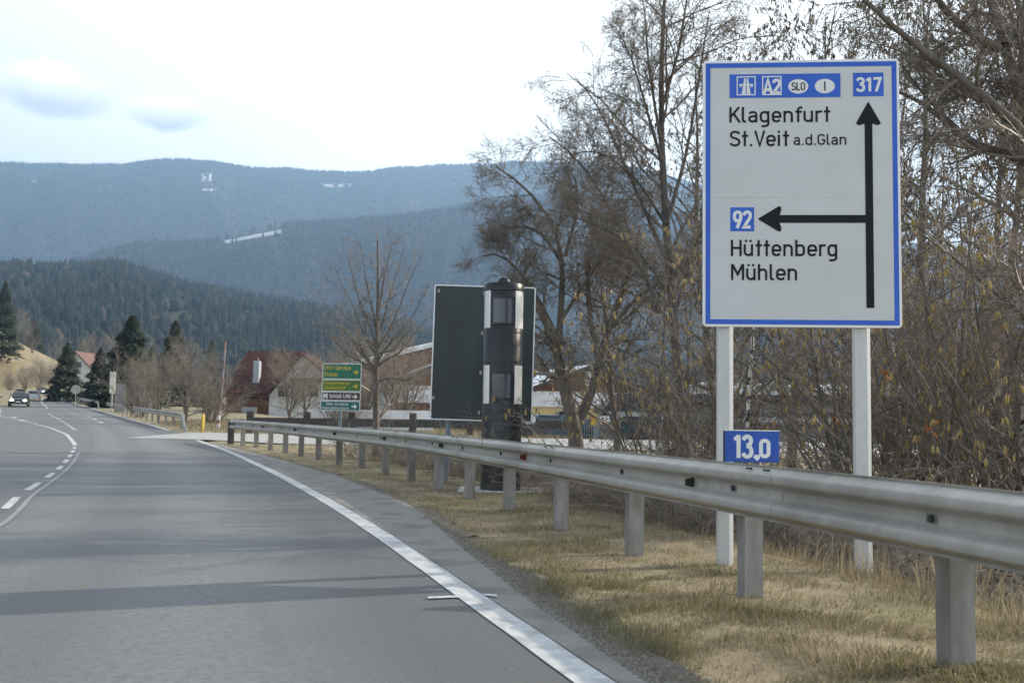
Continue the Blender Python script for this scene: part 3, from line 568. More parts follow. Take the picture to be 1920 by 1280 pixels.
def guardrail(label, fn, y0, y1, spacing, group=None, top=.80, rampend=False, start=None, reflectors=True, postw=1.0):
    ys = np.arange(y0, y1+.001, .25); P = np.array([(fn(y), y) for y in ys]); 
    seg = np.linalg.norm(np.diff(P, axis=0), axis=1); S = np.concatenate([[0], np.cumsum(seg)])
    def ev(s): y = np.interp(s, S, ys); p = np.array([fn(y), y]); d = np.array([fn(y+.1)-fn(y-.1), .2]); return p, d/np.linalg.norm(d)
    p0, d0 = ev(0)
    root = empty('guardrail', (*start, 0) if start is not None else (p0[0], p0[1], float(G(*p0))), 0, label, 'guardrail', group); off0 = np.array(root.location)
    def loc(mb): mb.v = [(a-off0[0], b-off0[1], c-off0[2]) for a, b, c in mb.v]; return mb
    n = max(2, int(S[-1]/.5)); pts = []; tops = []; dirs = []
    for s in np.linspace(0, S[-1], n):
        p, d = ev(s); pts.append(p); dirs.append(d); tops.append(float(zr(p[1]))+top)
    m = MB(); beam(m, pts, tops, dirs); loc(m).build('beam', MT['galv'], root, smooth=True, ang=50)
    posts = np.arange(.80, S[-1]-.2, spacing)
    for k, s in enumerate(posts):
        p, d = ev(s); zt = float(zr(p[1]))+top-.06; n_ = np.array([-d[1], d[0]])
        m = MB(); cpost(m, p, d, zt, float(G(*p))-.25); po = loc(m).build('post', MT['galvdark'], root)
        m = MB(); c = p+n_*.085; a = d*.04; b = n_*.022
        m.prism([(-1, -1), (1, -1), (1, 1), (-1, 1)], lambda u, v, t: (c[0]+a[0]*u+b[0]*v, c[1]+a[1]*u+b[1]*v, t), zt-.22, zt-.03); loc(m).build('spacer', MT['galvdark'], root)
        q0 = p+n_*.106; zb0 = zt+.06-.155; m = MB(); m.tube([(q0[0], q0[1], zb0), (q0[0]+n_[0]*.014, q0[1]+n_[1]*.014, zb0)], .017, 8); loc(m).build('bolt', MT['darkmetal'], root)
    if reflectors:
        for k, s in enumerate(np.arange(2.9, S[-1], 4.0)):
            p, d = ev(s); n_ = np.array([-d[1], d[0]]); zt = float(zr(p[1]))+top-.155
            q0 = p+n_*.109; 
            m = MB(); m.add([(*(q0+d*.0), zt-.035), (*(q0+d*.03), zt), (*(q0+d*.0), zt+.035), (*(q0+n_*.065), zt+.02), (*(q0+n_*.065), zt-.02)], [(0, 1, 2), (0, 2, 3, 4), (0, 4, 1), (4, 3, 1), (3, 2, 1)])
            loc(m).build('reflector', MT['red' if k == 2 else 'darkmetal'], root)
            # splice: a second thickness of steel with its bolt heads
            for j in (-1.05, -.85):
                b0, d1 = ev(s+j); n1 = np.array([-d1[1], d1[0]]); z1 = float(zr(b0[1]))+top-.024; c = b0+n1*.165
                m = MB(); m.tube([(c[0]-d1[0]*.03, c[1]-d1[1]*.03, z1+.004), (c[0]+d1[0]*.03, c[1]+d1[1]*.03, z1+.004)], .007, 6); loc(m).build('bolt', MT['darkmetal'], root)
            sp_, dp_ = [], []; tp = []
            for j in np.linspace(-.18, .18, 4): b0, d1 = ev(s-.95+j); sp_.append(b0); dp_.append(d1); tp.append(float(zr(b0[1]))+top+.0005)
            m = MB(); beam(m, sp_, tp, dp_, off=.104); loc(m).build('splice', MT['galv'], root, smooth=True, ang=50)
    if rampend:                                 # the near end dips to the ground
        p, d = ev(0); pts = []; tops = []; dirs = []
        for k in range(9):
            t = k/8; pts.append(p-d*3.0*t); dirs.append(d); tops.append(float(zr(p[1]))+top-.78*sstep(0, 1, t))
        m = MB(); beam(m, pts, tops, dirs); loc(m).build('sloped_end', MT['galv'], root, smooth=True, ang=50)
    else:
        p, d = ev(S[-1]); n_ = np.array([-d[1], d[0]])
        m = MB(); c = p+n_*.10+d*.03
        m.prism([(-1, -1), (1, -1), (1, 1), (-1, 1)], lambda u, v, t: (c[0]+d[0]*.045*u+n_[0]*.10*v, c[1]+d[1]*.045*u+n_[1]*.10*v, t), float(G(*p))-.2, float(zr(p[1]))+top-.015); loc(m).build('end_post', MT['wooddark'], root, bevel=.01)
    return root
guardrail('grey steel guardrail running the whole verge in front of the big white sign', lambda y: float(xr(y)), .05, 33.3, 1.85)
r2 = lambda y: float(xe(y))+.95
guardrail('grey guardrail with a sloped white end beyond the side road', r2, 49.5, 101, 4.0, rampend=True, reflectors=False)
guardrail('short far guardrail before the round sign on the bend', r2, 112, 178, 4.0, rampend=True, reflectors=False)
r4 = lambda y: float(xl(y))-.35
guardrail('far guardrail at the left edge of the road beside the oncoming cars', r4, 96, 150, 4.0, rampend=True, reflectors=False)

# ------------------------------------------------------------------ speed camera column
SD = 15.1; c0 = at(943, 640, SD); cxy = (float(c0[0]), float(c0[1])); cg = float(G(*cxy)); SR = .296
st = empty('speed_camera', (*cxy, cg+.06), math.atan2(-cxy[0], cxy[1])*1.0, 'black cylindrical speed camera column with silver strips and two dark windows, behind the guardrail', 'speed camera')
ztop = float(at(943, 534, SD)[2])-cg-.06
Z = lambda py: float(at(943, py, SD)[2])-cg-.06
def patch(mb, s0, s1, z0, z1, r, depth=.004, n=7):
    a0, a1 = math.asin(s0), math.asin(s1); o = []; i_ = []
    for k in range(n+1):
        a = a0+(a1-a0)*k/n; o.append((r*sin(a), -r*cos(a))); i_.append(((r-depth)*sin(a), -(r-depth)*cos(a)))
    pr = o+i_[::-1]; mb.prism(pr, lambda a, b, t: (a, b, t), z0, z1)
m = MB(); m.lathe([(SR, -.3), (SR, ztop-.02), (SR-.012, ztop)], k=40); m.build('column', MT['cyl'], st, smooth=True)
m = MB(); m.lathe([(SR+.004, Z(548)), (SR+.010, Z(548)+.004), (SR+.010, ztop-.012), (SR-.005, ztop+.006), (.05, ztop+.02)], k=40); m.build('cap', MT['cyl'], st, smooth=True)
m = MB(); m.lathe([(.098, ztop+.0)]+[(.098*cos(radians(a)), ztop+.035+.095*sin(radians(a))) for a in range(0, 90, 15)]+[(.004, ztop+.13)], k=20); m.build('dome', MT['cyl'], st, smooth=True)
for a, b in ((617, 548), (757, 686)):
    m = MB(); patch(m, -.93, -.64, Z(a), Z(b), SR+.003); m.build('reflective_strip', MT['reflect'], st)
    m = MB(); patch(m, .60, .985, Z(a), Z(b), SR+.003); m.build('reflective_strip', MT['reflect'], st)
for a, b in ((608, 563), (746, 702)):
    m = MB(); patch(m, -.52, .54, Z(a), Z(b), SR+.002); wn = m.build('window', MT['glass'], st)
    m = MB()
    for z0, z1 in ((Z(a)-.03, Z(a)), (Z(b), Z(b)+.03)): patch(m, -.58, .58, z0, z1, SR+.012, .014)
    for s0, s1 in ((-.58, -.52), (.54, .58)): patch(m, s0, s1, Z(a)+.0005, Z(b)-.0005, SR+.012, .014, 2)
    m.build('window_frame', MT['cyl'], wn)
for zc in (Z(625), Z(680), Z(775)):
    m = MB(); m.lathe([(SR+.0005, zc-.008), (SR+.003, zc-.008), (SR+.003, zc+.008), (SR+.0005, zc+.008)], k=40); m.build('joint_ring', MT['cylworn'], st, smooth=True)
m = MB(); m.lathe([(SR+.0005, Z(905)-.15), (SR+.005, Z(905)-.15), (SR+.005, Z(905)), (SR+.0005, Z(905))], k=40); m.build('base_ring', MT['cylworn'], st, smooth=True)
m = MB(); m.box(-.62, .60, -.42, .6, -.24, -.03); m.build('concrete_base', MT['concrete'], st, bevel=.015)

# ------------------------------------------------------------------ dark sign panel behind the speed camera
PD = 16.9; a, b, c_, d_ = at(813, 530, PD), at(1003, 540, PD), at(800, 783, PD), at(990, 792, PD)
o0 = (a+c_)/2; pw = float((b-a)[0]); ph = float(a[2]-c_[2]); pg = float(G(o0[0], o0[1])); pzb = float((c_[2]+d_[2])/2)-pg
lean = radians(.9)
pn = empty('sign_panel', (o0[0], o0[1], pg), 0, 'tall dark grey sign panel with a thin pale rim behind the black column', 'sign')
pn.rotation_euler = (0, lean, 0)
m = MB(); m.prism(roundbox(.012, pw-.012, pzb+.012, pzb+ph-.012, .03), lambda a, b, t: (a, t, b), 0, .03); m.build('panel', MT['panelback'], pn)
m = MB(); oo = roundbox(0, pw, pzb, pzb+ph, .04); iq = roundbox(.02, pw-.02, pzb+.02, pzb+ph-.02, .03); n = len(oo)
m.add([(p[0], y, p[1]) for y in (-.012, .042) for p in oo+iq], sum([[(i, (i+1) % n, n+(i+1) % n, n+i), (2*n+i, 3*n+i, 3*n+(i+1) % n, 2*n+(i+1) % n), (i, 2*n+i, 2*n+(i+1) % n, (i+1) % n), (n+i, n+(i+1) % n, 3*n+(i+1) % n, 3*n+i)] for i in range(n)], [])); m.build('rim', MT['signrim'], pn)
for px_, py_ in ((902, 548), (900, 623), (898, 697), (896, 772), (817, 545), (810, 745), (806, 776)):
    P = at(px_, py_, PD); m = MB(); m.box(P[0]-o0[0]-.018, P[0]-o0[0]+.018, -.010, -.001, P[2]-pg-.03, P[2]-pg+.03); m.build('fixing', MT['galv'], pn, bevel=.004)
for px_ in (838, 958):
    P = at(px_, 800, PD); m = MB(); m.tube([(P[0]-o0[0], .09, -.35), (P[0]-o0[0]+.0, .09, pzb+ph+.06)], .045, 14); m.build('post', MT['bluegrey'], pn, smooth=True)

# ------------------------------------------------------------------ small multi-board direction sign
BD = 24.2; o0 = at(638, 760, BD); bg_ = float(G(o0[0], o0[1]))
mb_ = empty('board_sign', (o0[0], o0[1], bg_), radians(2), 'slim post carrying four stacked green and brown direction boards with yellow and white lettering', 'road sign')
px2m = BD/FPX
def bcoord(px_, py_): P = at(px_, py_, BD); return P[0]-o0[0], P[2]-bg_
specs = [(606, 677, 682, 709, 'green', 'signyellow', [('LKW-Service', .03, .70, .60, .30), ('Pirker', .03, .36, .13, .30)]), (605, 676, 712, 732, 'olive', 'signyellow', [('Fleischerei', .04, .66, .56, .34), ('Steirerhof', .04, .56, .12, .34)]),
         (604, 675, 735, 749, 'brownsign', 'letterwhite', [('Schloß LIND', .19, .57, .26, .52)]), (602, 674, 752, 768, 'teal', 'letterwhite', [('Das Andere', .14, .56, .56, .32), ('Heimatmuseum', .03, .70, .10, .30)])]
for x0, x1, y0, y1, mc, lc, txt in specs:
    a = bcoord(x0, y1); b = bcoord(x1, y0+1.2); X0, X1, Z0, Z1 = a[0], b[0], a[1], b[1]; w_ = X1-X0; h_ = Z1-Z0
    bo = MB(); bo.prism(roundbox(X0-.015, X1+.015, Z0-.015, Z1+.015, .025), lambda a, b, t: (a, t, b), -.02, .0); bo = bo.build('board', MT['olive' if mc == 'olive' else 'bluegrey'] if False else MT['signrim'], mb_)
    m = MB(); rect(m, X0, X1, Z0, Z1, -.023); m.build('board_face', MT[mc], bo)
    t1 = MB()
    for s_, ux_, uw_, vz_, cap in txt: text(t1, s_, X0+w_*ux_, Z0+h_*vz_, h_*cap, w_*uw_, wd=.15, yoff=-.026)
    ax = X0+w_*.80; az_ = Z0+h_*.45; al = w_*.14
    if mc == 'brownsign': ax = X0+w_*.80
    t1.add([(p[0], -.0275, p[1]) for p in [(ax, az_-.018), (ax+al*.5, az_-.018), (ax+al*.45, az_-.075), (ax+al, az_), (ax+al*.45, az_+.075), (ax+al*.5, az_+.018), (ax, az_+.018)]], [tuple(range(7))])
    if mc == 'brownsign':
        q0 = X0+w_*.025; qw = w_*.12
        for pts in ([(0, .1), (.3, .1), (.42, .5), (.30, .86), (0, .86)], [(1, .1), (1, .86), (.70, .86), (.58, .5), (.7, .1)], [(.25, .45), (.75, .45), (.75, .72), (.25, .72)]):
            t1.add([(q0+qw*p[0], -.0268 if len(pts) == 4 else -.0275, Z0+h_*p[1]) for p in pts], [tuple(range(len(pts)))])
    t1.build('lettering', MT[lc], bo)
m = MB(); m.tube([(0, .06, -.3), (0, .06, bcoord(640, 684)[1])], .038, 10); m.build('post', MT['bluegrey'], mb_, smooth=True)

# ------------------------------------------------------------------ hills and their far-off woods
def pxprof(P):                                   # silhouette as azimuth -> elevation angle tangent
    az = []; te = []
    for x, y in P:
        d = Fv + (x-960)/FPX*Rv - (y-640)/FPX*Uv; az.append(math.atan2(d[0], d[1])); te.append(d[2]/math.hypot(d[0], d[1]))
    return np.array(az), np.array(te)
def cones(P, h, r, tiers, k, seed):
    g = np.random.default_rng(seed); n = len(P); vs = []; ts = []; base = 0
    for t in range(tiers):
        z0 = h*(.06+.80*t/tiers*1.0); z1 = h*(1.0 if t == tiers-1 else (.06+.80*(t+1)/tiers+.22)); rad = r*(1-.72*t/max(tiers, 1))
        a0 = g.uniform(0, 2*pi, n); ring = []
        for j in range(k):
            rj = rad*g.uniform(.65, 1.2, n); an = a0+2*pi*j/k
            ring.append(np.stack([P[:, 0]+rj*np.cos(an), P[:, 1]+rj*np.sin(an), P[:, 2]+z0-g.uniform(0, .08, n)*h], -1))
        ap = np.stack([P[:, 0]+g.normal(0, .05, n)*r, P[:, 1]+g.normal(0, .05, n)*r, P[:, 2]+z1], -1)
        V = np.stack(ring+[ap], 1).reshape(-1, 3); vs.append(V)
        i0 = base+np.arange(n)*(k+1)
        for j in range(k): ts.append(np.stack([i0+j, i0+(j+1) % k, i0+k], -1))
        base += n*(k+1)
    return np.concatenate(vs), np.concatenate(ts)
def blobs(P, h, r, seed):                         # round-crowned leafless or pine crowns: a rough double cone
    g = np.random.default_rng(seed); n = len(P); k = 6; rows = []
    for f, q in ((.12, .25), (.35, .9), (.62, 1.0), (.86, .6)):
        for j in range(k):
            rj = r*q*g.uniform(.6, 1.25, n); an = 2*pi*j/k+f*2
            rows.append(np.stack([P[:, 0]+rj*np.cos(an), P[:, 1]+rj*np.sin(an), P[:, 2]+h*(f+g.uniform(-.07, .07, n))], -1))
    rows.append(np.stack([P[:, 0], P[:, 1], P[:, 2]+h], -1)); m_ = len(rows); V = np.stack(rows, 1).reshape(-1, 3); i0 = np.arange(n)*m_; T = []
    for rw in range(3):
        for j in range(k):
            a, b, c, d = i0+rw*k+j, i0+rw*k+(j+1) % k, i0+(rw+1)*k+(j+1) % k, i0+(rw+1)*k+j
            T += [np.stack([a, b, c], -1), np.stack([a, c, d], -1)]
    for j in range(k): T.append(np.stack([i0+3*k+j, i0+3*k+(j+1) % k, i0+4*k], -1))
    return V, np.concatenate(T)
def hill(profile, D, D0, Dback, zbase, rough, seed, treeh, name, az_extra=.25):
    az, te = pxprof(profile)
    azg = np.linspace(az[0], az[-1], 260); teg = np.interp(azg, az, te)
    vg = np.linspace(0, 1.5, 90); g = np.random.default_rng(seed); ph = g.uniform(0, 6, 8)
    def surf(a, v):
        top = np.interp(a, azg, teg)
        dist = np.where(v <= 1, D0+(D-D0)*v, D+(Dback-D)*(v-1)*2)
        zr_ = CAMH+top*D-treeh*.9
        f = np.where(v <= 1, 1-(1-np.clip(v, 0, 1))**1.35, 1-((v-1)*2)**2*.7)
        wob = (np.sin(a*46+ph[0]+3*v)+.7*np.sin(a*97+ph[1]-5*v)+.5*np.sin(a*180+ph[2]+9*v)+.6*np.sin(v*9+ph[3]+a*20))/2.4
        bump = rough*wob*np.sin(np.clip(v, 0, 1)*pi)**.8*(zr_-zbase)
        ez = dist*(1+.045*wob*np.sin(np.clip(v, 0, 1)*pi))
        z = zbase+(zr_-zbase)*f+bump
        return np.stack([ez*np.sin(a), ez*np.cos(a), z], -1)
    A, V = np.meshgrid(azg, vg); S = surf(A, V); ny, nx = A.shape; i = np.arange(nx*ny).reshape(ny, nx)
    q = np.stack([i[:-1, :-1], i[:-1, 1:], i[1:, 1:], i[1:, :-1]], -1).reshape(-1, 4)
    o = link('hills', mesh_np('hills', S.reshape(-1, 3), quads=q, smooth=True), MT['hillsoil']); o['kind'] = 'structure'
    return surf, azg
def inpoly(x, y, P):
    ins = np.zeros(len(x), bool); n = len(P)
    for i in range(n):
        (x1, y1), (x2, y2) = P[i], P[(i+1) % n]; c = ((y1 > y) != (y2 > y)) & (x < (x2-x1)*(y-y1)/(y2-y1+1e-9)+x1); ins ^= c
    return ins
def wood(surf, azg, n, h, r, tiers, k, seed, m, clear=(), leafy=.12, vmin=.02, vmax=1.06, name='conifer_wood', edge=0, cp=.93):
    g = np.random.default_rng(seed); a = g.uniform(azg[0], azg[-1], n); v = vmin+(vmax-vmin)*g.uniform(0, 1, n)**.9
    if edge: a = np.concatenate([a, g.uniform(azg[0], azg[-1], edge)]); v = np.concatenate([v, g.uniform(.96, 1.03, edge)])
    P = surf(a, v); px_, py_ = proj(P); keep = np.ones(len(a), bool)
    for c in clear: keep &= ~(inpoly(px_+g.normal(0, 2.0, len(px_)), py_, c) & (g.uniform(0, 1, len(px_)) < cp))
    P = P[keep]; n = len(P); hh = h*g.uniform(.6, 1.15, n); rr_ = r*g.uniform(.75, 1.2, n)
    lf = g.uniform(0, 1, n) < leafy
    V1, T1 = cones(P[~lf], hh[~lf], rr_[~lf], tiers, k, seed+1)
    if lf.any():
        V2, T2 = blobs(P[lf], hh[lf]*.8, rr_[lf]*1.5, seed+2); T2 = T2+len(V1); V1 = np.concatenate([V1, V2]); T1 = np.concatenate([T1, T2])
    o = link(name, mesh_np(name, V1, tris=T1), m); o['kind'] = 'stuff'; return o
def snowpatch(surf, P):
    # polygon on the hillside: solve each corner onto the hill surface
    xs_ = np.array([p[0] for p in P]); ys_ = np.array([p[1] for p in P])
    nx_, ny_ = 14, 6; V = []
    vv = np.linspace(.05, 1.0, 500)
    for j in range(ny_):
        for i in range(nx_):
            s = i/(nx_-1); t = j/(ny_-1)
            b0 = np.array(P[0])*(1-s)+np.array(P[1])*s; b1 = np.array(P[3])*(1-s)+np.array(P[2])*s; p = b0*(1-t)+b1*t
            d = Fv+(p[0]-960)/FPX*Rv-(p[1]-640)/FPX*Uv; a = math.atan2(d[0], d[1])
            S = surf(np.full_like(vv, a), vv); _, py_ = proj(S); k = int(np.argmin(np.abs(py_-p[1]))); V.append(S[k]+np.array([0, 0, 1.5]))
    q = [(j*nx_+i, j*nx_+i+1, (j+1)*nx_+i+1, (j+1)*nx_+i) for j in range(ny_-1) for i in range(nx_-1)]
    o = link('snow_field', mesh_np('snow_field', V, quads=q, smooth=True), MT['snow']); o['kind'] = 'structure'
far = [(-700, 330), (-250, 318), (0, 306), (60, 308), (130, 308), (230, 312), (300, 300), (390, 303), (440, 310), (480, 319), (530, 317), (600, 322), (690, 322), (740, 316), (850, 311), (960, 306), (1100, 308), (1200, 318), (1300, 345), (1450, 395), (1650, 450), (2000, 520), (2500, 600)]
mid = [(-700, 560), (-200, 540), (60, 510), (200, 468), (260, 452), (330, 452), (400, 449), (430, 436), (520, 416), (580, 416), (640, 410), (760, 401), (860, 387), (960, 366), (1060, 362), (1150, 374), (1280, 405), (1450, 455), (1700, 520), (2000, 580), (2500, 650)]
near = [(-900, 520), (-300, 500), (-60, 500), (30, 492), (100, 498), (160, 494), (220, 490), (270, 505), (330, 524), (400, 540), (500, 557), (600, 572), (700, 594), (800, 615), (950, 640), (1150, 665), (1400, 690), (1700, 715), (2300, 740)]
sF, aF = hill(far, 5600, 3000, 7200, 0, .055, 1, 20, 'far')
sM, aM = hill(mid, 3100, 2000, 3700, 0, .05, 2, 20, 'mid')
sN, aN = hill(near, 1650, 650, 2050, 4, .05, 3, 22, 'near')
cf = [[(375, 327), (397, 325), (396, 340), (377, 342)], [(376, 354), (408, 355), (402, 359), (380, 358)], [(605, 346), (662, 345), (655, 351), (612, 351)], [(52, 338), (72, 340), (70, 342), (56, 341)]]
cm = [[(420, 452), (528, 431), (528, 438), (424, 457)]]
cn = [[(262, 598), (372, 584), (376, 612), (262, 622)], [(20, 575), (52, 578), (52, 594), (20, 592)]]
def grown(P, d): y1 = max(p[1] for p in P); y0 = min(p[1] for p in P); return [(p[0]+(2 if p[1] > y0+1 else 0), p[1]+(d if p[1] > (y0+y1)/2 else -2)) for p in P]
wood(sF, aF, 30000, 26, 8, 1, 5, 21, MT['forestfar'], [grown(P, 7) for P in cf], .14, .0, 1.03, edge=2600, cp=.62)
wood(sM, aM, 20000, 25, 6, 2, 5, 22, MT['forest'], [[(412, 405), (534, 400), (534, 452), (412, 474)]], .25, .0, 1.03, edge=1500)
wood(sN, aN, 13000, 23, 4.2, 3, 6, 23, MT['forest'], cn, .30, .0, 1.04, edge=500)
for P in cf: snowpatch(sF, P)
snowpatch(sM, cm[0])
snowpatch(sN, cn[1])

# ------------------------------------------------------------------ tree growing
def tubes(polys, k=3):
    """polys: list of (pts (m,n,3), rad (m,n)) -> vertices, quads"""
    vs = []; qs = []; base = 0
    for P, R in polys:
        m_, n = P.shape[:2]
        if m_ == 0: continue
        T = np.empty_like(P); T[:, 1:-1] = P[:, 2:]-P[:, :-2]; T[:, 0] = P[:, 1]-P[:, 0]; T[:, -1] = P[:, -1]-P[:, -2]
        T /= np.linalg.norm(T, axis=2, keepdims=True)+1e-9
        ref = np.where(np.abs(T[:, :1, 2:3]) < .85, np.array([0, 0, 1.0]), np.array([1.0, 0, 0])); ref = np.broadcast_to(ref, T.shape)
        A = np.cross(T, ref); A /= np.linalg.norm(A, axis=2, keepdims=True)+1e-9; B = np.cross(T, A)
        an = 2*pi*np.arange(k)/k
        V = P[:, :, None, :]+R[:, :, None, None]*(np.cos(an)[None, None, :, None]*A[:, :, None, :]+np.sin(an)[None, None, :, None]*B[:, :, None, :])
        vs.append(V.reshape(-1, 3)); idx = base+np.arange(m_*n*k).reshape(m_, n, k); j1 = np.roll(idx, -1, 2)
        qs.append(np.stack([idx[:, :-1], j1[:, :-1], j1[:, 1:], idx[:, 1:]], -1).reshape(-1, 4)); base += m_*n*k
    return np.concatenate(vs), np.concatenate(qs)
def grow(P, R, per, t0, t1, lf, lmin, ang, rr_, rmin, npts, wig, up, g, taper=.6, tip=.35):
    """children of every branch in P. lf: length as a share of what remains of the parent (+ lmin)"""
    m_, n = P.shape[:2]; par = np.repeat(np.arange(m_), per); c = len(par)
    t = (np.tile(np.arange(per), m_)+g.uniform(0, 1, c))/per; t = t0+(t1-t0)*t
    f = t*(n-1); i = np.minimum(f.astype(int), n-2); fr = (f-i)[:, None]
    b = P[par, i]*(1-fr)+P[par, i+1]*fr; rad = R[par, i]*(1-fr[:, 0])+R[par, i+1]*fr[:, 0]
    T = P[par, i+1]-P[par, i]; T /= np.linalg.norm(T, axis=1, keepdims=True)+1e-9
    plen = np.linalg.norm(np.diff(P, axis=1), axis=2).sum(1)[par]
    rnd = g.normal(size=(c, 3)); side = rnd-(rnd*T).sum(1, keepdims=True)*T; side /= np.linalg.norm(side, axis=1, keepdims=True)+1e-9
    a = np.radians(g.normal(ang, ang*.22, c))[:, None]; d = np.cos(a)*T+np.sin(a)*side
    L = (plen*(1-taper*t)*lf+lmin)*g.uniform(.6, 1.25, c)
    Q = np.empty((c, npts, 3)); Q[:, 0] = b; st = (L/(npts-1))[:, None]
    upv = np.array([0, 0, up])
    for k in range(1, npts):
        d = d+wig*g.normal(size=(c, 3))+upv*(k/npts); d /= np.linalg.norm(d, axis=1, keepdims=True); Q[:, k] = Q[:, k-1]+d*st
    r0 = np.maximum(rad*rr_, rmin); RR = r0[:, None]*np.linspace(1, tip, npts)[None]; RR = np.maximum(RR, rmin*.6)
    return Q, RR
def spindles(P, n, g, lo, hi, rad, jit=.0):
    idx = g.integers(0, len(P), n); B = P[idx]+g.normal(0, jit, (n, 3)) if jit else P[idx]
    L = g.uniform(lo, hi, n); tilt = g.normal(0, .16, (n, 2))
    prof = ((0, .35), (.25, 1.0), (.75, 1.0), (1.0, .3)); Q = np.empty((n, 4, 3)); R = np.empty((n, 4))
    for k, (f, q) in enumerate(prof): Q[:, k] = B+np.stack([tilt[:, 0]*L*f, tilt[:, 1]*L*f, -L*f], -1); R[:, k] = rad*q*g.uniform(.8, 1.2, n)
    return Q, R
def stem_line(p0, d, L, n, wig, g, up=0.0):
    P = [np.array(p0, float)]; d = np.array(d, float); d /= np.linalg.norm(d)
    for k in range(n-1):
        d = d+wig*g.normal(size=3)+np.array([0, 0, up]); d /= np.linalg.norm(d); P.append(P[-1]+d*L/(n-1))
    return np.array(P)
def tm(name, polys, k=3, smooth=True):
    v, q = tubes(polys, k); return mesh_np(name, v, quads=q, smooth=smooth)
PROTO = {}
def hazel(seed, H=5.2, stems=15, cat=1500, spread=24, dens=1.0):
    g = np.random.default_rng(seed); S = []; n = 9
    for i in range(stems):
        az = g.uniform(0, 2*pi); le = radians(abs(g.normal(spread*.6, spread*.45))); r0 = g.uniform(0, .35)
        S.append(stem_line((r0*cos(az), r0*sin(az), -.2), (sin(le)*cos(az), sin(le)*sin(az), cos(le)), H*g.uniform(.65, 1.1), n, .07, g, -.01))
    S = np.array(S); R = np.linspace(.030, .008, n)[None]*g.uniform(.7, 1.25, (stems, 1))
    a, ra = grow(S, R, int(11*dens), .15, .97, .36, .15, 38, .6, .006, 6, .13, .06, g)
    b, rb = grow(a, ra, 6, .15, 1, .45, .12, 42, .6, .0038, 4, .16, .03, g)
    c, rc = grow(b, rb, 3, .25, 1, .5, .09, 45, .7, .0028, 3, .15, .0, g)
    tips = np.concatenate([c[:, -1], b[:, 2], b[:, -1]]); tips = tips[(tips[:, 2] > .5)]
    base = tips[g.integers(0, len(tips), max(cat//3, 1))]; base = np.repeat(base, 3, 0)+g.normal(0, .012, (max(cat//3, 1)*3, 3))
    q, rq = spindles(base, cat, g, .055, .10, .0075)
    return dict(trunk=tm('hazel_stems', [(S, R)], 6), crown=tm('hazel_twigs', [(a, ra), (b, rb), (c, rc)]), catkins=tm('hazel_catkins', [(q, rq)], 4))
def alder(seed, H=11, cat=5000, droop=-.03, nb=30, lean=(0, 0), r0=.14, ang=52, bl=.36, dark=True, dens=1.0, split=0):
    g = np.random.default_rng(seed); n = 14
    S = [stem_line((0, 0, -.3), (lean[0], lean[1], 1), H, n, .045, g, .02)]
    for i in range(split): az = g.uniform(0, 2*pi); S.append(stem_line(S[0][2], (.4*cos(az), .4*sin(az), 1), H*.8, n, .05, g, .03))
    S = np.array(S); R = np.linspace(r0, .015, n)[None]*np.ones((len(S), 1))*np.array([1]+[.7]*split)[:, None]
    a, ra = grow(S, R, nb, .14, .985, bl, .5, ang, .42, .012, 8, .09, .05, g, taper=.62)
    b, rb = grow(a, ra, int(10*dens), .10, 1, .44, .25, 42, .55, .0065, 6, .12, droop*.6, g)
    c, rc = grow(b, rb, int(6*dens), .15, 1, .42, .10, 42, .6, .0055, 4, .14, droop*2, g)
    d, rd = grow(c, rc, 2, .3, 1, .5, .07, 40, .7, .0045, 3, .12, droop*3, g)
    tips = np.concatenate([c[:, -1], c[:, 2], d[:, -1]])
    base = tips[g.integers(0, len(tips), cat//3)]; base = np.repeat(base, 3, 0)+g.normal(0, .02, (cat//3*3, 3)); q, rq = spindles(base, cat//3*3, g, .05, .12, .012)
    return dict(trunk=tm('tree_trunk', [(S, R), (a, ra)], 7), crown=tm('tree_twigs', [(b, rb), (c, rc), (d, rd)]), catkins=tm('tree_catkins', [(q, rq)], 4))
def birch(seed, H=8, r0=.05, nb=22, lean=(0, 0), dens=1):
    g = np.random.default_rng(seed); n = 14
    S = np.array([stem_line((0, 0, -.3), (lean[0], lean[1], 1), H, n, .035, g, .015)]); R = np.linspace(r0, .008, n)[None]
    a, ra = grow(S, R, nb, .12, .98, .26, .25, 42, .45, .006, 7, .1, .03, g, taper=.7)
    b, rb = grow(a, ra, int(7*dens), .15, 1, .42, .12, 40, .55, .0035, 5, .13, -.05, g)
    c, rc = grow(b, rb, 4, .2, 1, .45, .08, 40, .65, .0026, 4, .13, -.12, g)
    return dict(trunk=tm('birch_trunk', [(S, R)], 10), limbs=tm('birch_limbs', [(a, ra)], 4), crown=tm('birch_twigs', [(b, rb), (c, rc)]))
def bush(seed, H=2.4, stems=26, dens=1.0, spread=42, arch=-.10):
    g = np.random.default_rng(seed); n = 8; S = []
    for i in range(stems):
        az = g.uniform(0, 2*pi); le = radians(abs(g.normal(spread*.7, spread*.5))); r_ = g.uniform(0, .55)
        S.append(stem_line((r_*cos(az), r_*sin(az), -.15), (sin(le)*cos(az), sin(le)*sin(az), cos(le)), H*g.uniform(.5, 1.1), n, .10, g, arch))
    S = np.array(S); R = np.linspace(.011, .004, n)[None]*np.ones((stems, 1))
    a, ra = grow(S, R, int(9*dens), .1, 1, .4, .12, 48, .7, .0036, 5, .17, -.02, g)
    b, rb = grow(a, ra, 5, .1, 1, .5, .1, 48, .7, .0026, 4, .18, -.02, g)
    return dict(stems=tm('bush_stems', [(S, R)], 4), twigs=tm('bush_twigs', [(a, ra), (b, rb)]))
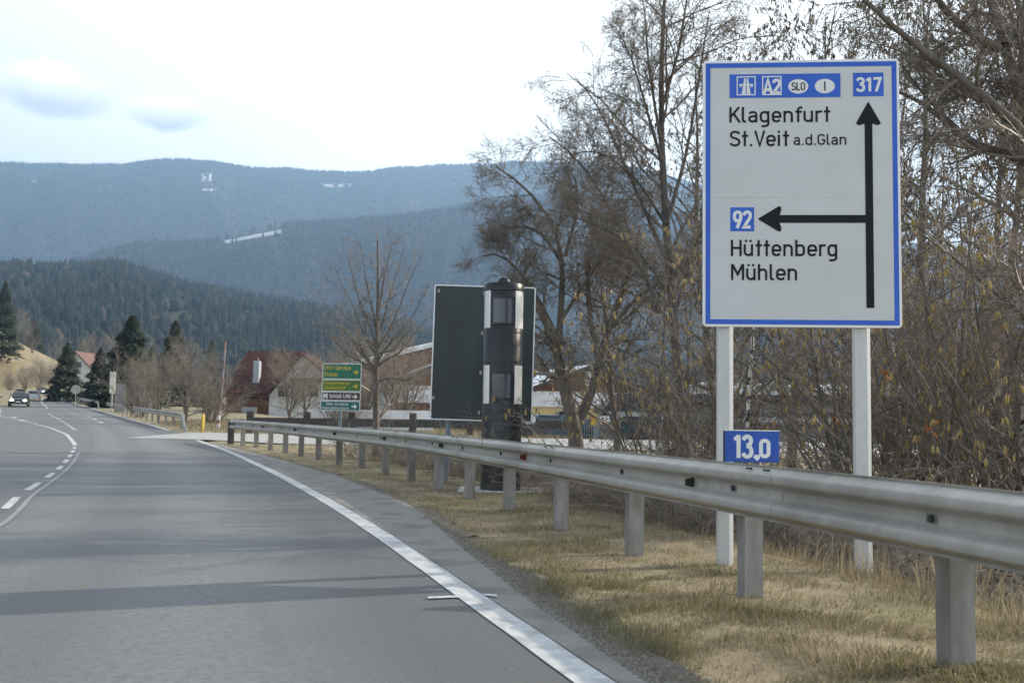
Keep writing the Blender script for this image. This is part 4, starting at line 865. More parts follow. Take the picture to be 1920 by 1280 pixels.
def put(name, proto, mats, loc, rz, sc, label, cat, group=None):
    root = empty(name, loc, rz, label, cat, group); root.scale = (sc, sc, sc) if np.isscalar(sc) else sc
    for part, me in proto.items():
        o = bpy.data.objects.new(part, me); C.objects.link(o); o.parent = root
        if len(me.materials) == 0: me.materials.append(mats[part])
        elif me.materials[0] != mats[part]: o.material_slots[0].link = 'OBJECT'; o.material_slots[0].material = mats[part]
    return root
def gat(px, Y, dz=-.03): P = at(px, 700, Y); return (P[0], P[1], float(G(P[0], P[1]))+dz)
HZ = [hazel(s, cat=c) for s, c in ((101, 1500), (102, 1900), (103, 1200), (104, 1700))]
AL = [alder(201, 11, 4500, nb=28, dens=.85), alder(202, 11.5, 5700, split=1, nb=26, lean=(-.06, 0), dens=.85), alder(203, 9.5, 3900, nb=30, dens=.9)]
BI = [birch(301, 8.5, .045), birch(302, 7.5, .034), birch(303, 10, .105, 26)]
BU = [bush(401), bush(402, 1.9, 30), bush(403, 1.5, 34, 1.2)]
mh = dict(trunk=MT['bark'], crown=MT['twig'], catkins=MT['catkin']); md = dict(trunk=MT['barkdark'], crown=MT['twigdark'], catkins=MT['catkindark'])
mbi = dict(trunk=MT['birch'], limbs=MT['bark'], crown=MT['twig']); mbu = dict(stems=MT['twig'], twigs=MT['twig'])
mpale = dict(trunk=MT['twigpale'], crown=MT['twigpale'], catkins=MT['catkin'])
GH = 'hazels with catkins along the ditch'
hz = [(1262, 16, .9, 1, 'catkin-laden hazel just left of the big white sign'),
      (1318, 18, .95, 2, 'hazel rising behind the left edge of the big white sign'),
      (1640, 13.0, .95, 1, 'hazel hung with catkins by the right post of the white sign'),
      (1715, 15.5, 1.15, 3, 'hazel with pale stems just right of the white sign'),
      (1790, 12.5, 1.0, 2, 'hazel with bright catkins left of the white birch trunk'),
      (1860, 16.0, 1.2, 1, 'tall hazel behind the white birch trunk'),
      (1960, 12.0, 1.05, 0, 'hazel at the right edge of the photo beside the white birch')]
for i, (px_, Y, s, k, lab) in enumerate(hz):
    mm = dict(mh); 
    if k == 3: mm['trunk'] = MT['twigpale']
    put('hazel_bush', HZ[k], mm, gat(px_, Y), i*1.7, s, lab, 'bush', GH)
al = [(1345, 27, 1.05, 0, 2.1, 'alder rising behind the top left corner of the white sign'),
      (1160, 28, .82, 2, 4.0, 'alder with drooping tips left of the tallest alder'),
      (1480, 26, 1.1, 1, 1.1, 'alder towering over the top edge of the white sign'),
      (1610, 24, 1.0, 2, 5.0, 'alder behind the route number 317 corner of the sign'),
      (1740, 21, 1.0, 0, 3.3, 'alder right of the white sign, its twigs against the bright sky'),
      (1850, 24, 1.1, 1, .9, 'alder behind the long bare limbs at the right'),
      (1990, 20, 1.05, 2, 2.7, 'alder at the right edge behind the birch')]
for px_, Y, s, k, rz, lab in al: put('alder_tree', AL[k], md, gat(px_, Y), rz, s, lab, 'tree', 'dark alders behind the ditch')
bi = [(1388, 13, 1.0, 1, .5, 'slim white birch stem close beside the left post of the white sign'),
      (1592, 12.6, 1.0, 0, 2.2, 'slim white birch stem close beside the right post of the white sign'),
      (1905, 12.2, 1.0, 2, 1.0, 'thick white birch trunk with black marks at the right edge'),
      (1690, 14, .9, 1, 1.9, 'young birch standing just right of the white sign')]
for px_, Y, s, k, rz, lab in bi: put('birch_tree', BI[k], mbi, gat(px_, Y), rz, s, lab, 'tree', 'white-stemmed birches')

def limbtree(name, lines, Y, label, mats, g, levels, loc_px, rs, cat=0, trunk_k=9, cr=.0075):
    """a tree whose stem and main limbs are given as measured lines; twigs grow from them"""
    base = np.array(gat(loc_px, Y)); S = []; R = []; n = 10
    for pts, r0, r1, dy in lines:
        P = np.array([at(x, y, Y+dy*i/max(len(pts)-1, 1)) for i, (x, y) in enumerate(pts)])-base
        d = np.concatenate([[0], np.cumsum(np.linalg.norm(np.diff(P, axis=0), axis=1))]); s = np.linspace(0, d[-1], n)
        Q = np.stack([np.interp(s, d, P[:, k]) for k in range(3)], -1)
        Q[1:-1] = Q[1:-1]*.5+.25*(Q[:-2]+Q[2:])
        S.append(Q); R.append(np.linspace(r0, r1, n))
    S = np.array(S); R = np.array(R); pol = []; P_, R_ = S, R
    for lv in levels:
        P_, R_ = grow(P_, R_, *lv, g); pol.append((P_, R_))
    me = dict(trunk=tm('trunk', [(S, R)], trunk_k), crown=tm('crown', pol))
    if cat:
        tips = np.concatenate([pol[-1][0][:, -1], pol[-2][0][:, -1]]); b_ = np.repeat(tips[g.integers(0, len(tips), cat//3)], 3, 0)+g.normal(0, .02, (cat//3*3, 3)); q, rq = spindles(b_, cat//3*3, g, .05, .13, cr); me['catkins'] = tm('catkins', [(q, rq)], 4)
    return put(name, me, mats, base, 0, 1, label, 'tree')
g = np.random.default_rng(77)
#        per t0 t1  lf lmin ang rr rmin npts wig up
LV = [(13, .12, 1, .30, .35, 48, .5, .009, 7, .10, .04), (8, .12, 1, .42, .15, 42, .6, .005, 5, .13, .02), (5, .15, 1, .45, .1, 42, .65, .0035, 4, .14, .0), (2, .3, 1, .5, .08, 42, .7, .0028, 3, .14, 0)]
limbtree('willow_tree', [
    ([(2010, 960), (2000, 700), (1985, 450), (1955, 300), (1920, 200), (1898, 120), (1882, 78), (1862, 25), (1835, -60), (1815, -160)], .135, .03, 0.6),
    ([(1995, 420), (1960, 290), (1920, 247), (1847, 180), (1769, 122), (1707, 81), (1640, 20), (1570, -50)], .075, .018, -.8),
    ([(1990, 380), (1950, 300), (1920, 296), (1880, 288), (1847, 281), (1810, 266), (1779, 237), (1732, 190), (1694, 172), (1640, 160)], .070, .014, .9),
    ([(1850, 284), (1805, 250), (1765, 213), (1725, 170), (1690, 120)], .030, .010, .3),
    ([(1872, 92), (1832, 72), (1785, 34), (1752, -8), (1700, -90)], .058, .02, -.5),
    ([(1885, 84), (1910, 47), (1950, 15), (2000, -60)], .05, .02, .5),
    ([(1925, 200), (1913, 60), (1906, -40), (1890, -160)], .04, .018, 1.0),
    ([(1870, 102), (1850, 140), (1840, 165)], .022, .006, .2)], 11.2,
    'big bare tree with long grey limbs reaching left across the top right corner', md, g, [(15, .1, 1, .26, .3, 50, .45, .007, 7, .10, .05)]+LV[1:], 2010, 1)
limbtree('leaning_tree', [
    ([(1083, 860), (1081, 835), (1077, 785), (1060, 739), (1050, 691), (1043, 640), (1020, 590), (985, 545), (955, 520)], .185, .05, -.5),
    ([(1079, 800), (1093, 770), (1110, 743), (1120, 702), (1128, 655), (1150, 590), (1178, 520), (1200, 440)], .13, .05, .8),
    ([(1048, 660), (1050, 590), (1058, 500), (1045, 430), (1000, 365), (955, 325), (930, 312)], .085, .02, .3),
    ([(1048, 640), (1010, 560), (960, 490), (925, 470), (905, 480)], .06, .015, -.6),
    ([(1125, 690), (1105, 600), (1100, 500), (1120, 400), (1150, 330)], .08, .02, .4),
    ([(1058, 500), (1020, 440), (980, 420), (935, 430)], .05, .014, -.4),
    ([(1140, 620), (1190, 560), (1250, 520), (1290, 500)], .06, .015, .4),
    ([(1052, 600), (1090, 540), (1130, 480), (1150, 440)], .05, .015, -.4),
    ([(1060, 480), (1085, 390), (1080, 330), (1050, 300)], .045, .012, .6)], 23.5,
    'dark leaning tree with a forked trunk and fine drooping twigs right of the speed camera', dict(trunk=MT['bark'], crown=MT['twigdark'], catkins=MT['catkindark']), g,
    [(11, .3, 1, .26, .4, 52, .5, .010, 7, .11, .02), (8, .12, 1, .42, .2, 42, .6, .006, 6, .13, -.06), (6, .15, 1, .45, .12, 42, .65, .0055, 4, .14, -.12), (3, .3, 1, .5, .10, 42, .7, .0045, 3, .14, -.12)], 1083, 2400)
limbtree('young_tree', [([(705, 855), (704, 800), (705, 740), (706, 680), (708, 600), (709, 520), (708, 450)], .105, .02, 0)]+
    [([(705, y0), *[(705+(x1-705)*t, y0+(y1-y0)*t+abs(x1-705)*.34*t*(1-t)+(9*sin(t*9+x1) if t < .95 else 0)) for t in (.2, .4, .6, .8, 1)]], .030, .007, dz) for y0, x1, y1, dz in
     ((700, 600, 605, -.3), (690, 808, 590, .4), (690, 597, 545, .3), (680, 800, 545, -.4), (665, 628, 500, .2), (660, 790, 480, -.2), (650, 650, 480, -.5), (640, 760, 455, .5), (620, 675, 455, .2), (600, 735, 445, -.2), (695, 640, 640, .9), (670, 770, 620, -.9), (715, 800, 690, .3))], 27.7,
    'young bare tree with upswept branches between the board sign and the dark sign panel', dict(trunk=MT['barkdark'], crown=MT['twigdark']), g,
    [(11, .12, 1, .30, .16, 40, .6, .0075, 6, .15, .04), (4, .15, 1, .42, .12, 42, .6, .006, 5, .16, .04), (2, .3, 1, .45, .1, 42, .7, .005, 3, .14, .0)], 705, .1)

limbtree('alder_tree', [
    ([(1285, 880), (1268, 650), (1250, 450), (1238, 250), (1240, 80), (1250, -80), (1262, -200)], .12, .02, .5),
    ([(1268, 640), (1210, 520), (1150, 400), (1090, 300), (1045, 262), (1028, 255)], .05, .010, -.9),
    ([(1255, 500), (1190, 350), (1130, 215), (1098, 160), (1078, 145)], .05, .010, .6),
    ([(1248, 420), (1190, 330), (1120, 280), (1070, 290)], .035, .010, -.8),
    ([(1240, 300), (1205, 180), (1180, 95), (1160, 60)], .04, .010, -.6),
    ([(1238, 260), (1215, 120), (1210, 20), (1195, -40)], .035, .010, .9),
    ([(1260, 560), (1200, 470), (1120, 420), (1050, 400)], .04, .010, .9),
    ([(1250, 420), (1290, 280), (1310, 150), (1330, 20)], .045, .012, .7),
    ([(1242, 200), (1275, 90), (1290, -20), (1310, -120)], .035, .012, -.6),
    ([(1262, 600), (1300, 470), (1340, 380)], .045, .012, -.9)], 20.5,
    'tall dark alder with drooping catkins, outlined against the sky left of the white sign', md, g,
    [(17, .2, 1, .26, .45, 46, .5, .009, 7, .11, .0), (11, .12, 1, .42, .18, 42, .6, .006, 6, .13, -.05), (5, .2, 1, .45, .10, 42, .65, .0042, 4, .14, -.12), (2, .3, 1, .5, .07, 42, .7, .0035, 3, .14, -.1)], 1285, 15000, cr=.014)
# low scrub on the bank behind the guardrail
GB = 'dark brambles on the bank behind the guardrail'
bu = [(640, 25.2, .9), (690, 24, .8), (745, 22.5, .9), (800, 20.5, 1.0), (850, 19.5, .9), (890, 18.2, .95), (1010, 16.0, .9), (1060, 14.4, .95), (1110, 13.2, 1.0), (1150, 12.2, .95), (1205, 11.2, 1.0), (1250, 10.6, .9), (1290, 11.6, .9), (1340, 10.0, .9), (1430, 9.6, .9), (1490, 9.4, .85), (1545, 9.2, .9), (1600, 9.6, .9), (1670, 9.3, .9), (1740, 9.2, 1.0), (1830, 8.7, .9), (1930, 8.4, .9), (2040, 8.0, 1.0)]
bl = ['between the board sign and the young tree', 'just left of the young tree trunk', 'just right of the young tree trunk', 'under the left edge of the dark sign panel', 'at the foot of the panel post', 'left of the speed camera base',
      'right of the speed camera base', 'below the forked trunk of the leaning tree', 'one step right of the leaning tree', 'left of the post under the 4th guardrail gap', 'between two guardrail posts left of the white sign', 'close to the left foot of the white sign', 'behind the left foot of the white sign', 'at the left foot of the white sign', 'below the kilometre plate', 'midway between the feet of the white sign', 'left of the right foot of the white sign', 'behind the right foot of the white sign', 'right of the right foot of the white sign', 'further right, below the orange dead leaves', 'left of the nearest guardrail post', 'below the birch trunk at the right edge', 'outside the right edge']
for i, ((px_, Y, s), lb) in enumerate(zip(bu, bl)):
    put('bramble_bush', BU[i % 3], dict(stems=MT['twigdark'], twigs=MT['twigdark']) if i % 4 else mbu, tuple(np.array(gat(px_, Y))+np.array([.55, .25, -.05])), i*2.3, (s*.95, s*.95, s*.62), 'bramble scrub '+lb, 'bush', GB)
#PART3
# ------------------------------------------------------------------ conifers
def spruce(seed, H, w_, n=7500, whorls=30):
    g = np.random.default_rng(seed); f = g.uniform(0, 1, n)**.85; f = np.round(f*whorls)/whorls+g.normal(0, .008, n); f = np.clip(f, 0, .99)
    R_ = w_*(1-f)**.72*g.uniform(.25, 1.0, n)**.4*1.12*(1+.22*np.sin(f*37+seed)+.15*np.sin(np.arange(n))); an = g.uniform(0, 2*pi, n); z = H*(.04+.95*f)-R_*.30
    P = np.stack([R_*np.cos(an), R_*np.sin(an), z], -1); L = (.16+.45*(1-f))*g.uniform(.5, 1.2, n)*w_/2.6
    d = np.stack([np.cos(an), np.sin(an), g.uniform(-.75, .1, n)], -1); d /= np.linalg.norm(d, axis=1, keepdims=True); sd_ = np.stack([-np.sin(an), np.cos(an), g.normal(0, .35, n)], -1)
    A = P-d*L[:, None]*.5; B = P+d*L[:, None]; W = (L*.34)[:, None]*sd_
    V = np.stack([A, P+W, B, P-W-np.array([0, 0, .10])*L[:, None]], 1).reshape(-1, 3); i = np.arange(n)*4
    ap = np.array([[[0, 0, H*.9], [0, 0, H]]]); 
    tr = tm('trunk', [(np.array([[[0, 0, -.4], [0, 0, H*.5], [0, 0, H]]]), np.array([[H*.018, H*.011, .02]]))], 7)
    return dict(trunk=tr, crown=mesh_np('crown', V, tris=np.concatenate([np.stack([i, i+1, i+2], -1), np.stack([i, i+2, i+3], -1)])))
mc = dict(trunk=MT['barkdark'], crown=MT['conifer'])
for j, (px_, Y, ytop, w_, lab) in enumerate([(245, 118, 588, 3.7, 'broad dark spruce behind the bus shelter'), (326, 140, 598, 2.9, 'dark spruce behind the big bare roadside bush'), (125, 150, 640, 2.5, 'dark spruce in front of the house with the orange roof'),
        (187, 140, 650, 2.2, 'slim dark spruce between the round sign and the bus shelter'), (396, 210, 634, 3.0, 'small distant spruce left of the red-white pole'), (2, 230, 525, 3.4, 'tall dark spruce cut by the left edge of the photo'),
        (62, 330, 600, 3.4, 'distant spruce above the brown field at the left'), (285, 260, 645, 3.0, 'distant spruce between the two dark roadside spruces')]):
    b_ = gat(px_, Y); H = float(at(px_, ytop, Y)[2])-b_[2]
    put('spruce_tree', spruce(500+j, H, w_), mc, b_, j, 1, lab, 'tree', 'spruces along the valley road')
# bare deciduous trees and bushes further up the road
FB = [alder(601, 6.5, 3, 0, 16, r0=.13, ang=50, bl=.62, dens=.8, split=3), alder(602, 9, 3, 0, 20, r0=.13, ang=40, bl=.42, dens=.7, split=1), hazel(603, 4.2, 22, 3, spread=36)]
for p in FB: del p['catkins']
mf = dict(trunk=MT['bark'], crown=MT['twigpale']); mf2 = dict(trunk=MT['bark'], crown=MT['twig'])
GF = 'bare trees and bushes up the valley'
for j, (px_, Y, k, s, lab) in enumerate([(352, 58, 0, .72, 'big round bare bush beside the sloped guardrail end'), (300, 66, 0, .66, 'bare bush just right of the bus shelter'), (395, 62, 2, 1.0, 'bare bush behind the yellow marker post'), 
        (545, 58, 0, .66, 'dense bare bush left of the board sign'), (270, 78, 2, 1.3, 'low bare bush beside the bus shelter'), (575, 70, 0, .7, 'bare bush behind the board sign'),
        (640, 52, 2, 1.0, 'brownish bush behind the lower edge of the board sign'), (735, 55, 0, .75, 'bare brownish bush between the young tree and the dark panel'), (770, 62, 0, .7, 'bare bush at the left edge of the dark panel'), (690, 75, 0, 1.0, 'bare tree behind the trunk of the young tree'),
        (75, 178, 0, 1.0, 'round dark bare bush on the slope above the cars'), (100, 185, 0, .9, 'bare bush just left of the spruce on the bend'), (48, 190, 0, .8, 'bare bush on the slope above the first oncoming car'), (20, 210, 2, 1.2, 'low bush at the foot of the left slope'),
        (30, 260, 1, 1.15, 'bare tree on the crest of the brown slope at far left'), (60, 275, 1, 1.25, 'second bare tree on the crest of the brown slope'), (110, 280, 1, 1.3, 'bare tree behind the spruce on the bend'), (150, 260, 1, 1.5, 'brown bare tree above the orange roof'), (185, 270, 1, 1.6, 'brown bare tree left of the broad spruce'),
        (215, 280, 1, 1.7, 'bare tree partly hidden by the broad spruce'), (455, 190, 1, 1.0, 'bare tree behind the roof of the red-roofed house'), (500, 170, 1, 1.05, 'pale bare tree above the ridge of the red roof'),
        (560, 160, 1, 1.0, 'bare tree above the white gable'), (610, 150, 1, 1.1, 'bare tree above the board sign'), (655, 140, 1, 1.0, 'bare tree left of the snowy barn roof'), (790, 150, 1, 1.2, 'bare tree behind the snowy barn roof at the dark panel'), (100, 420, 1, 1.9, 'hazy bare tree below the wooded ridge at left'), (180, 430, 1, 1.9, 'hazy bare tree under the middle of the wooded ridge')]):
    put('bare_tree' if k == 1 else 'bare_bush', FB[k], mf if j % 2 else mf2, gat(px_, Y), j*1.9, s, lab, 'tree' if k == 1 else 'bush', GF)

# ------------------------------------------------------------------ buildings
def bpx(px, py, Y, o): P = at(px, py, Y); return P[0]-o[0], P[2]-o[2]
def gable_house(name, px0, px1, yeave, yridge, Y, depth, label, wallm, roofm, gable_m=None, ridge_px=None, over=.5, snow=None, thick=.22, rz=0.0, lip=None):
    """gable end towards the viewer, ridge running away"""
    o = gat((px0+px1)/2, Y, 0); root = empty(name, o, rz, label, 'building')
    x0, ze = bpx(px0, yeave, Y, o); x1, _ = bpx(px1, yeave, Y, o); xr_, zr_ = bpx(ridge_px or (px0+px1)/2, yridge, Y, o)
    m = MB(); m.prism([(x0, -1), (x1, -1), (x1, ze), (x0, ze)], lambda a, b, t: (a, t, b), 0, depth); m.build('wall', wallm, root)
    m = MB(); m.prism([(x0, ze+.003), (x1, ze+.003), (xr_, zr_)], lambda a, b, t: (a, t, b), .0, depth); m.build('gable', gable_m or wallm, root)
    for xa, s in ((x0, -1), (x1, 1)):
        sl_ = (zr_-ze)/(xr_-xa); e = (xa+s*over, ze+s*over*sl_)
        m = MB(); m.prism([e, (xr_+s*.004, zr_), (xr_+s*.004, zr_+thick), (e[0], e[1]+thick)], lambda a, b, t: (a, t, b), -over, depth+over); rf = m.build('roof', roofm, root)
        m = MB(); m.prism([(e[0]-s*.02, e[1]+.01), (xr_+s*.01, zr_+.01), (xr_+s*.01, zr_+thick+.03), (e[0]-s*.02, e[1]+thick+.03)], lambda a, b, t: (a, t, b), -over-.08, -over-.005); m.build('barge_board', lip or MT['wooddark'], rf)
    return root, o, (x0, x1, ze, xr_, zr_)
def win(root, x, z, w_, h_, y=0, fm='plaster', name='window'):
    f = MB(); f.box(x, x+w_, y-.09, y-.004, z, z+h_); f = f.build(name, MT[fm], root); m = MB(); m.box(x+.07, x+w_-.07, y-.11, y-.091, z+.07, z+h_-.07); m.build('pane', MT['window'], f)
# red-roofed house: hipped main roof with a chimney, white gable wing on its right
Y = 105; o = gat(505, Y, 0); hs = empty('red_roof_house', o, 0, 'house with a steep dark red roof, pale chimney and white gable', 'house')
b = lambda px, py, dy=0: (lambda P: (P[0]-o[0], P[1]-o[1], P[2]-o[2]))(at(px, py, Y+dy))
e0 = b(415, 736); e1 = b(560, 740); rl = b(462, 657, 5); r_ = b(572, 660, 5)
m = MB(); m.box(e0[0]+.4, e1[0]+3.2, .4, 11, -1.5, e0[2]+.1); m.build('wall', MT['wood'], hs)
m = MB(); m.add([(e0[0], 0, e0[2]), (e1[0]+3.6, 0, e0[2]), (r_[0], 5.5, rl[2]), (rl[0], 5.5, rl[2]), (e0[0], 11.4, e0[2]), (e1[0]+3.6, 11.4, e0[2])], [(0, 1, 2, 3), (0, 3, 4), (4, 3, 2, 5), (1, 5, 2), (0, 4, 5, 1)]); rf = m.build('roof', MT['roofred'], hs)
c0 = b(468, 712); c1 = b(480, 675)
m = MB(); m.box(c0[0], c1[0], 1.3, 2.3, c0[2]-.5, c1[2]); ch = m.build('chimney', MT['chimneyblue'], rf, bevel=.02)
m = MB(); m.box(c0[0]+.2, c1[0]-.2, 1.5, 2.1, c1[2], c1[2]+.35); m.build('chimney_pot', MT['rooforange'], ch)
for px_ in (455, 470):
    q0 = b(px_-4, 733); m = MB(); m.prism([(0, 0), (.55, 0), (.95, .9), (.4, .9)], lambda a, b_, t: (q0[0]+a, .25+b_*.75+t, q0[2]-.75+b_), 0, .08); m.build('roof_window', MT['window'], rf)
g0 = b(505, 740, -3); g1 = b(606, 700, -3); gp_ = b(567, 668, -3)
m = MB(); m.prism([(g0[0], -1.5), (g1[0], -1.5), (g1[0], g1[2]), (gp_[0], gp_[2]), (g0[0], g0[2])], lambda a, b_, t: (a, t, b_), -3, 6); m.build('gable_wing', MT['plaster'], hs)
for A, B in (((g0[0]-.5, g0[2]-.5), (gp_[0], gp_[2]+.1)), ((gp_[0]+.01, gp_[2]+.1), (g1[0]+.6, g1[2]-.3))):
    m = MB(); m.prism([A, B, (B[0], B[1]+.25), (A[0], A[1]+.25)], lambda a, b_, t: (a, t, b_), -3.6, 6); m.build('wing_roof', MT['roofred'], hs)
m = MB(); k0 = b(548, 712, -3); m.box(k0[0], g1[0]+.3, -4.6, -3.01, k0[2]-.2, k0[2]+.15); m.build('balcony', MT['wood'], hs)
for px_ in (520, 575): q0 = b(px_, 745, -3); win(hs, q0[0], q0[2], 1.2, 1.3, -3)
m = MB(); v0 = b(390, 722, -2); v1 = b(480, 727, -2); m.box(v0[0], v1[0], -2.1, -2.02, v0[2]-.08, v0[2]+.08); m.box(v0[0], v1[0], -2.1, -2.02, v0[2]-1.1, v0[2]-1.0); 
for t in np.linspace(v0[0], v1[0], 6): m.box(t-.06, t+.06, -2.1, -2.02, -1.2, v0[2]-.081) if False else None
m.build('balcony_rail', MT['wooddark'], hs)
m = MB(); q0 = b(452, 790, -6); q1 = b(468, 763, -6); m.box(q0[0], q1[0]+.6, -6, -5.5, -1, q1[2]); m.build('gate_pillar', MT['plastergrey'], hs)
# workshop with brown gable behind the leaning tree
ws, o, (x0, x1, ze, xr_, zr_) = gable_house('workshop', 985, 1222, 733, 689, 78, 16, 'workshop with brown board gable, pale band and yellow wall behind the leaning tree', MT['yellowwall'], MT['snowroof'], MT['wood'], 1106, rz=radians(17))
a = bpx(985, 762, 78, o)[1]; m = MB(); m.box(x0-.1, x1+.1, -.10, -.004, a, ze-.03); m.build('pale_band', MT['banner'], ws)
for px_ in (1042, 1120, 1170): q0 = bpx(px_, 796, 78, o); win(ws, q0[0], q0[1], .9, 1.1)
q0 = bpx(1096, 720, 78, o); m = MB(); m.box(q0[0], q0[0]+.5, -.1, -.004, q0[1]-.2, q0[1]+1.0); m.build('gable_board', MT['banner'], ws)
# long barn behind the young tree with snow on its roof, and its boarded neighbour with the white board
b1, o, r = gable_house('snowy_barn', 655, 905, 690, 640, 128, 14, 'long barn with snow on its roof rising behind the young tree', MT['wood'], MT['snowroof'], MT['wood'], 850, rz=radians(22), thick=.5, lip=MT['snowroof'])
b2, o, (x0, x1, ze, xr_, zr_) = gable_house('timber_shed', 728, 960, 722, 672, 70, 14, 'brown timber shed with a white signboard beside the dark panel', MT['plaster'], MT['greyroof'], MT['wood'], 862, rz=radians(14))
q0 = bpx(745, 754, 70, o); q1 = bpx(806, 732, 70, o); m = MB(); m.box(q0[0], q1[0], -.16, -.02, q0[1], q1[1]); sb = m.build('signboard', MT['banner'], b2)
m = MB(); gg = np.random.default_rng(5)
for i in range(7): xx = q0[0]+.25+i*.27; m.box(xx, xx+.18, -.168, -.161, q0[1]+.25, q0[1]+.25+.3*gg.uniform(.6, 1.2))
m.build('signboard_print', MT['bannergrey'], sb)
m = MB(); m.box(x0+.2, x1-.2, -.03, -.012, -.5, ze-.4); m.build('boarding', MT['wood'], b2)
# flat grey garage behind the white sign's posts
Y = 60; o = gat(1490, Y, 0); gr = empty('grey_garage', o, 0, 'flat grey garage with snow on its roof seen between the white sign posts', 'building')
q = lambda px, py: bpx(px, py, Y, o)
x0 = q(1330, 0)[0]; x1 = q(1660, 0)[0]; z1 = q(0, 728)[1]-.1
m = MB(); m.box(x0, x1, 0, 9, -1.5, z1); m.build('wall', MT['plastergrey'], gr)
m = MB(); m.box(x0-.6, x1+.6, -.8, 9.5, z1+.003, z1+.42); rf = m.build('roof', MT['darkmetal'], gr)
m = MB(); n_ = 30; top = [(x0-.5+(x1-x0+1)*i/n_, z1+.42+.62+.12*sin(i*1.3)+.08*sin(i*3.1)) for i in range(n_+1)]
m.prism([(x0-.5, z1+.425)]+[(x1+.5, z1+.425)]+top[::-1], lambda a, b_, t: (a, t, b_), -.7, 9.4); m.build('snow_cover', MT['snowroof'], rf)
zb_ = q(0, 767)[1]; m = MB(); m.box(x0, x1, -.25, -.01, zb_-.1, zb_+.22); m.build('pale_band', MT['banner'], gr)
for px0_, px1_ in ((1388, 1418), (1425, 1470), (1480, 1530), (1545, 1600)):
    a = q(px0_, 803); c = q(px1_, 772); win(gr, a[0], a[1], c[0]-a[0], c[1]-a[1], 0, 'bluegrey')
for px0_ in (1408, 1480, 1540): a = q(px0_, 850); m = MB(); m.box(a[0], a[0]+.06, -.03, -.005, -.4, q(0, 808)[1]); m.build('panel_joint', MT['darkmetal'], gr)
a = q(1463, 845); 
for i in range(4): m = MB(); m.box(a[0], a[0]+.18, -.035, -.008, a[1]+i*.3, a[1]+i*.3+.2); m.build('wall_mark', MT['bannergrey'], gr)
# dark canopy of the yard
Y = 66; o = gat(1190, Y, 0); cp = empty('dark_canopy', o, 0, 'low dark canopy roof over parked cars left of the white sign', 'canopy')
q = lambda px, py: bpx(px, py, Y, o)
x0, za = q(1126, 770); x1, zb_ = q(1300, 742); pk = q(1168, 733)
m = MB(); m.prism([(x0, za), (x1, za), (x1, pk[1]), (pk[0], pk[1])], lambda a, b_, t: (a, t, b_), 0, 7); m.build('roof', MT['darkmetal'], cp)
m = MB(); m.box(x0+.5, x1, .05, .25, za-.32, za-.01); m.build('fascia', MT['plaster'], cp)
for xx in (x0+.8, (x0+x1)/2, x1-.3):
    m = MB(); m.box(xx, xx+.16, .4, .56, -.6, za-.33); m.build('post', MT['wooddark'], cp)
# house behind the spruce on the bend
oh, o, r = gable_house('orange_roof_house', 130, 180, 698, 660, 185, 10, 'white house with an orange roof half hidden by the spruce on the bend', MT['plaster'], MT['rooforange'], MT['plaster'], 142)
win(oh, bpx(140, 686, 185, o)[0], bpx(140, 690, 185, o)[1], 1.3, 1.2)
# bus shelter
Y = 96; o = gat(238, Y, 0); bs = empty('bus_shelter', o, 0, 'grey bus shelter with a flat dark roof beside the far guardrail', 'shelter')
q = lambda px, py: bpx(px, py, Y, o)
x0, zt = q(216, 717); x1 = q(272, 717)[0]
m = MB(); m.box(x0-.2, x1+.3, -.4, 2.2, zt-.02, zt+.22); m.build('roof', MT['wooddark'], bs)
m = MB(); m.box(x0, x0+.95, 0, .06, -.6, zt-.03); m.build('side_panel', MT['shelter'], bs)
m = MB(); m.box(x0+1.1, x1, 1.9, 1.96, -.6, zt-.03); m.build('back_panel', MT['shelter'], bs)
for k in range(5): m = MB(); m.box(x0+1.1, x1, 1.86, 1.895, .2+k*.45, .24+k*.45); m.build('slat', MT['bluegrey'], bs)
for xx in (x0+1.0, x1-.08): m = MB(); m.box(xx, xx+.09, -.1, -.02, -.6, zt-.03); m.build('post', MT['galv'], bs)
# pale narrow board on a post
o = gat(211, 92, 0); ps = empty('post_board', o, 0, 'narrow tall cream board on a post left of the bus shelter', 'sign'); a = bpx(205, 737, 92, o); c = bpx(217, 697, 92, o)
m = MB(); m.box(a[0], c[0], -.05, .05, a[1], c[1]); m.build('board', mat('cream_board', (.62,.60,.50), (.7,.68,.58), .6, 0, 3), ps, bevel=.01)
m = MB(); m.tube([(0, .1, -.5), (0, .1, c[1]-.2)], .09, 8); m.build('post', MT['galv'], ps)
# back of a round road sign
o = gat(142, 108, 0); rs = empty('round_sign', o, 0, 'round grey road sign seen from behind on the bend', 'road sign'); a = bpx(142, 730, 108, o)
m = MB(); m.prism([(.5*cos(2*pi*i/28), .5*sin(2*pi*i/28)) for i in range(28)], lambda x, z, t: (a[0]+x, t, a[1]+z), 0, .03); m.build('disc', MT['galv'], rs)
m = MB(); m.tube([(a[0], .06, -.5), (a[0], .06, a[1]+.35)], .035, 8); m.build('post', MT['galv'], rs)
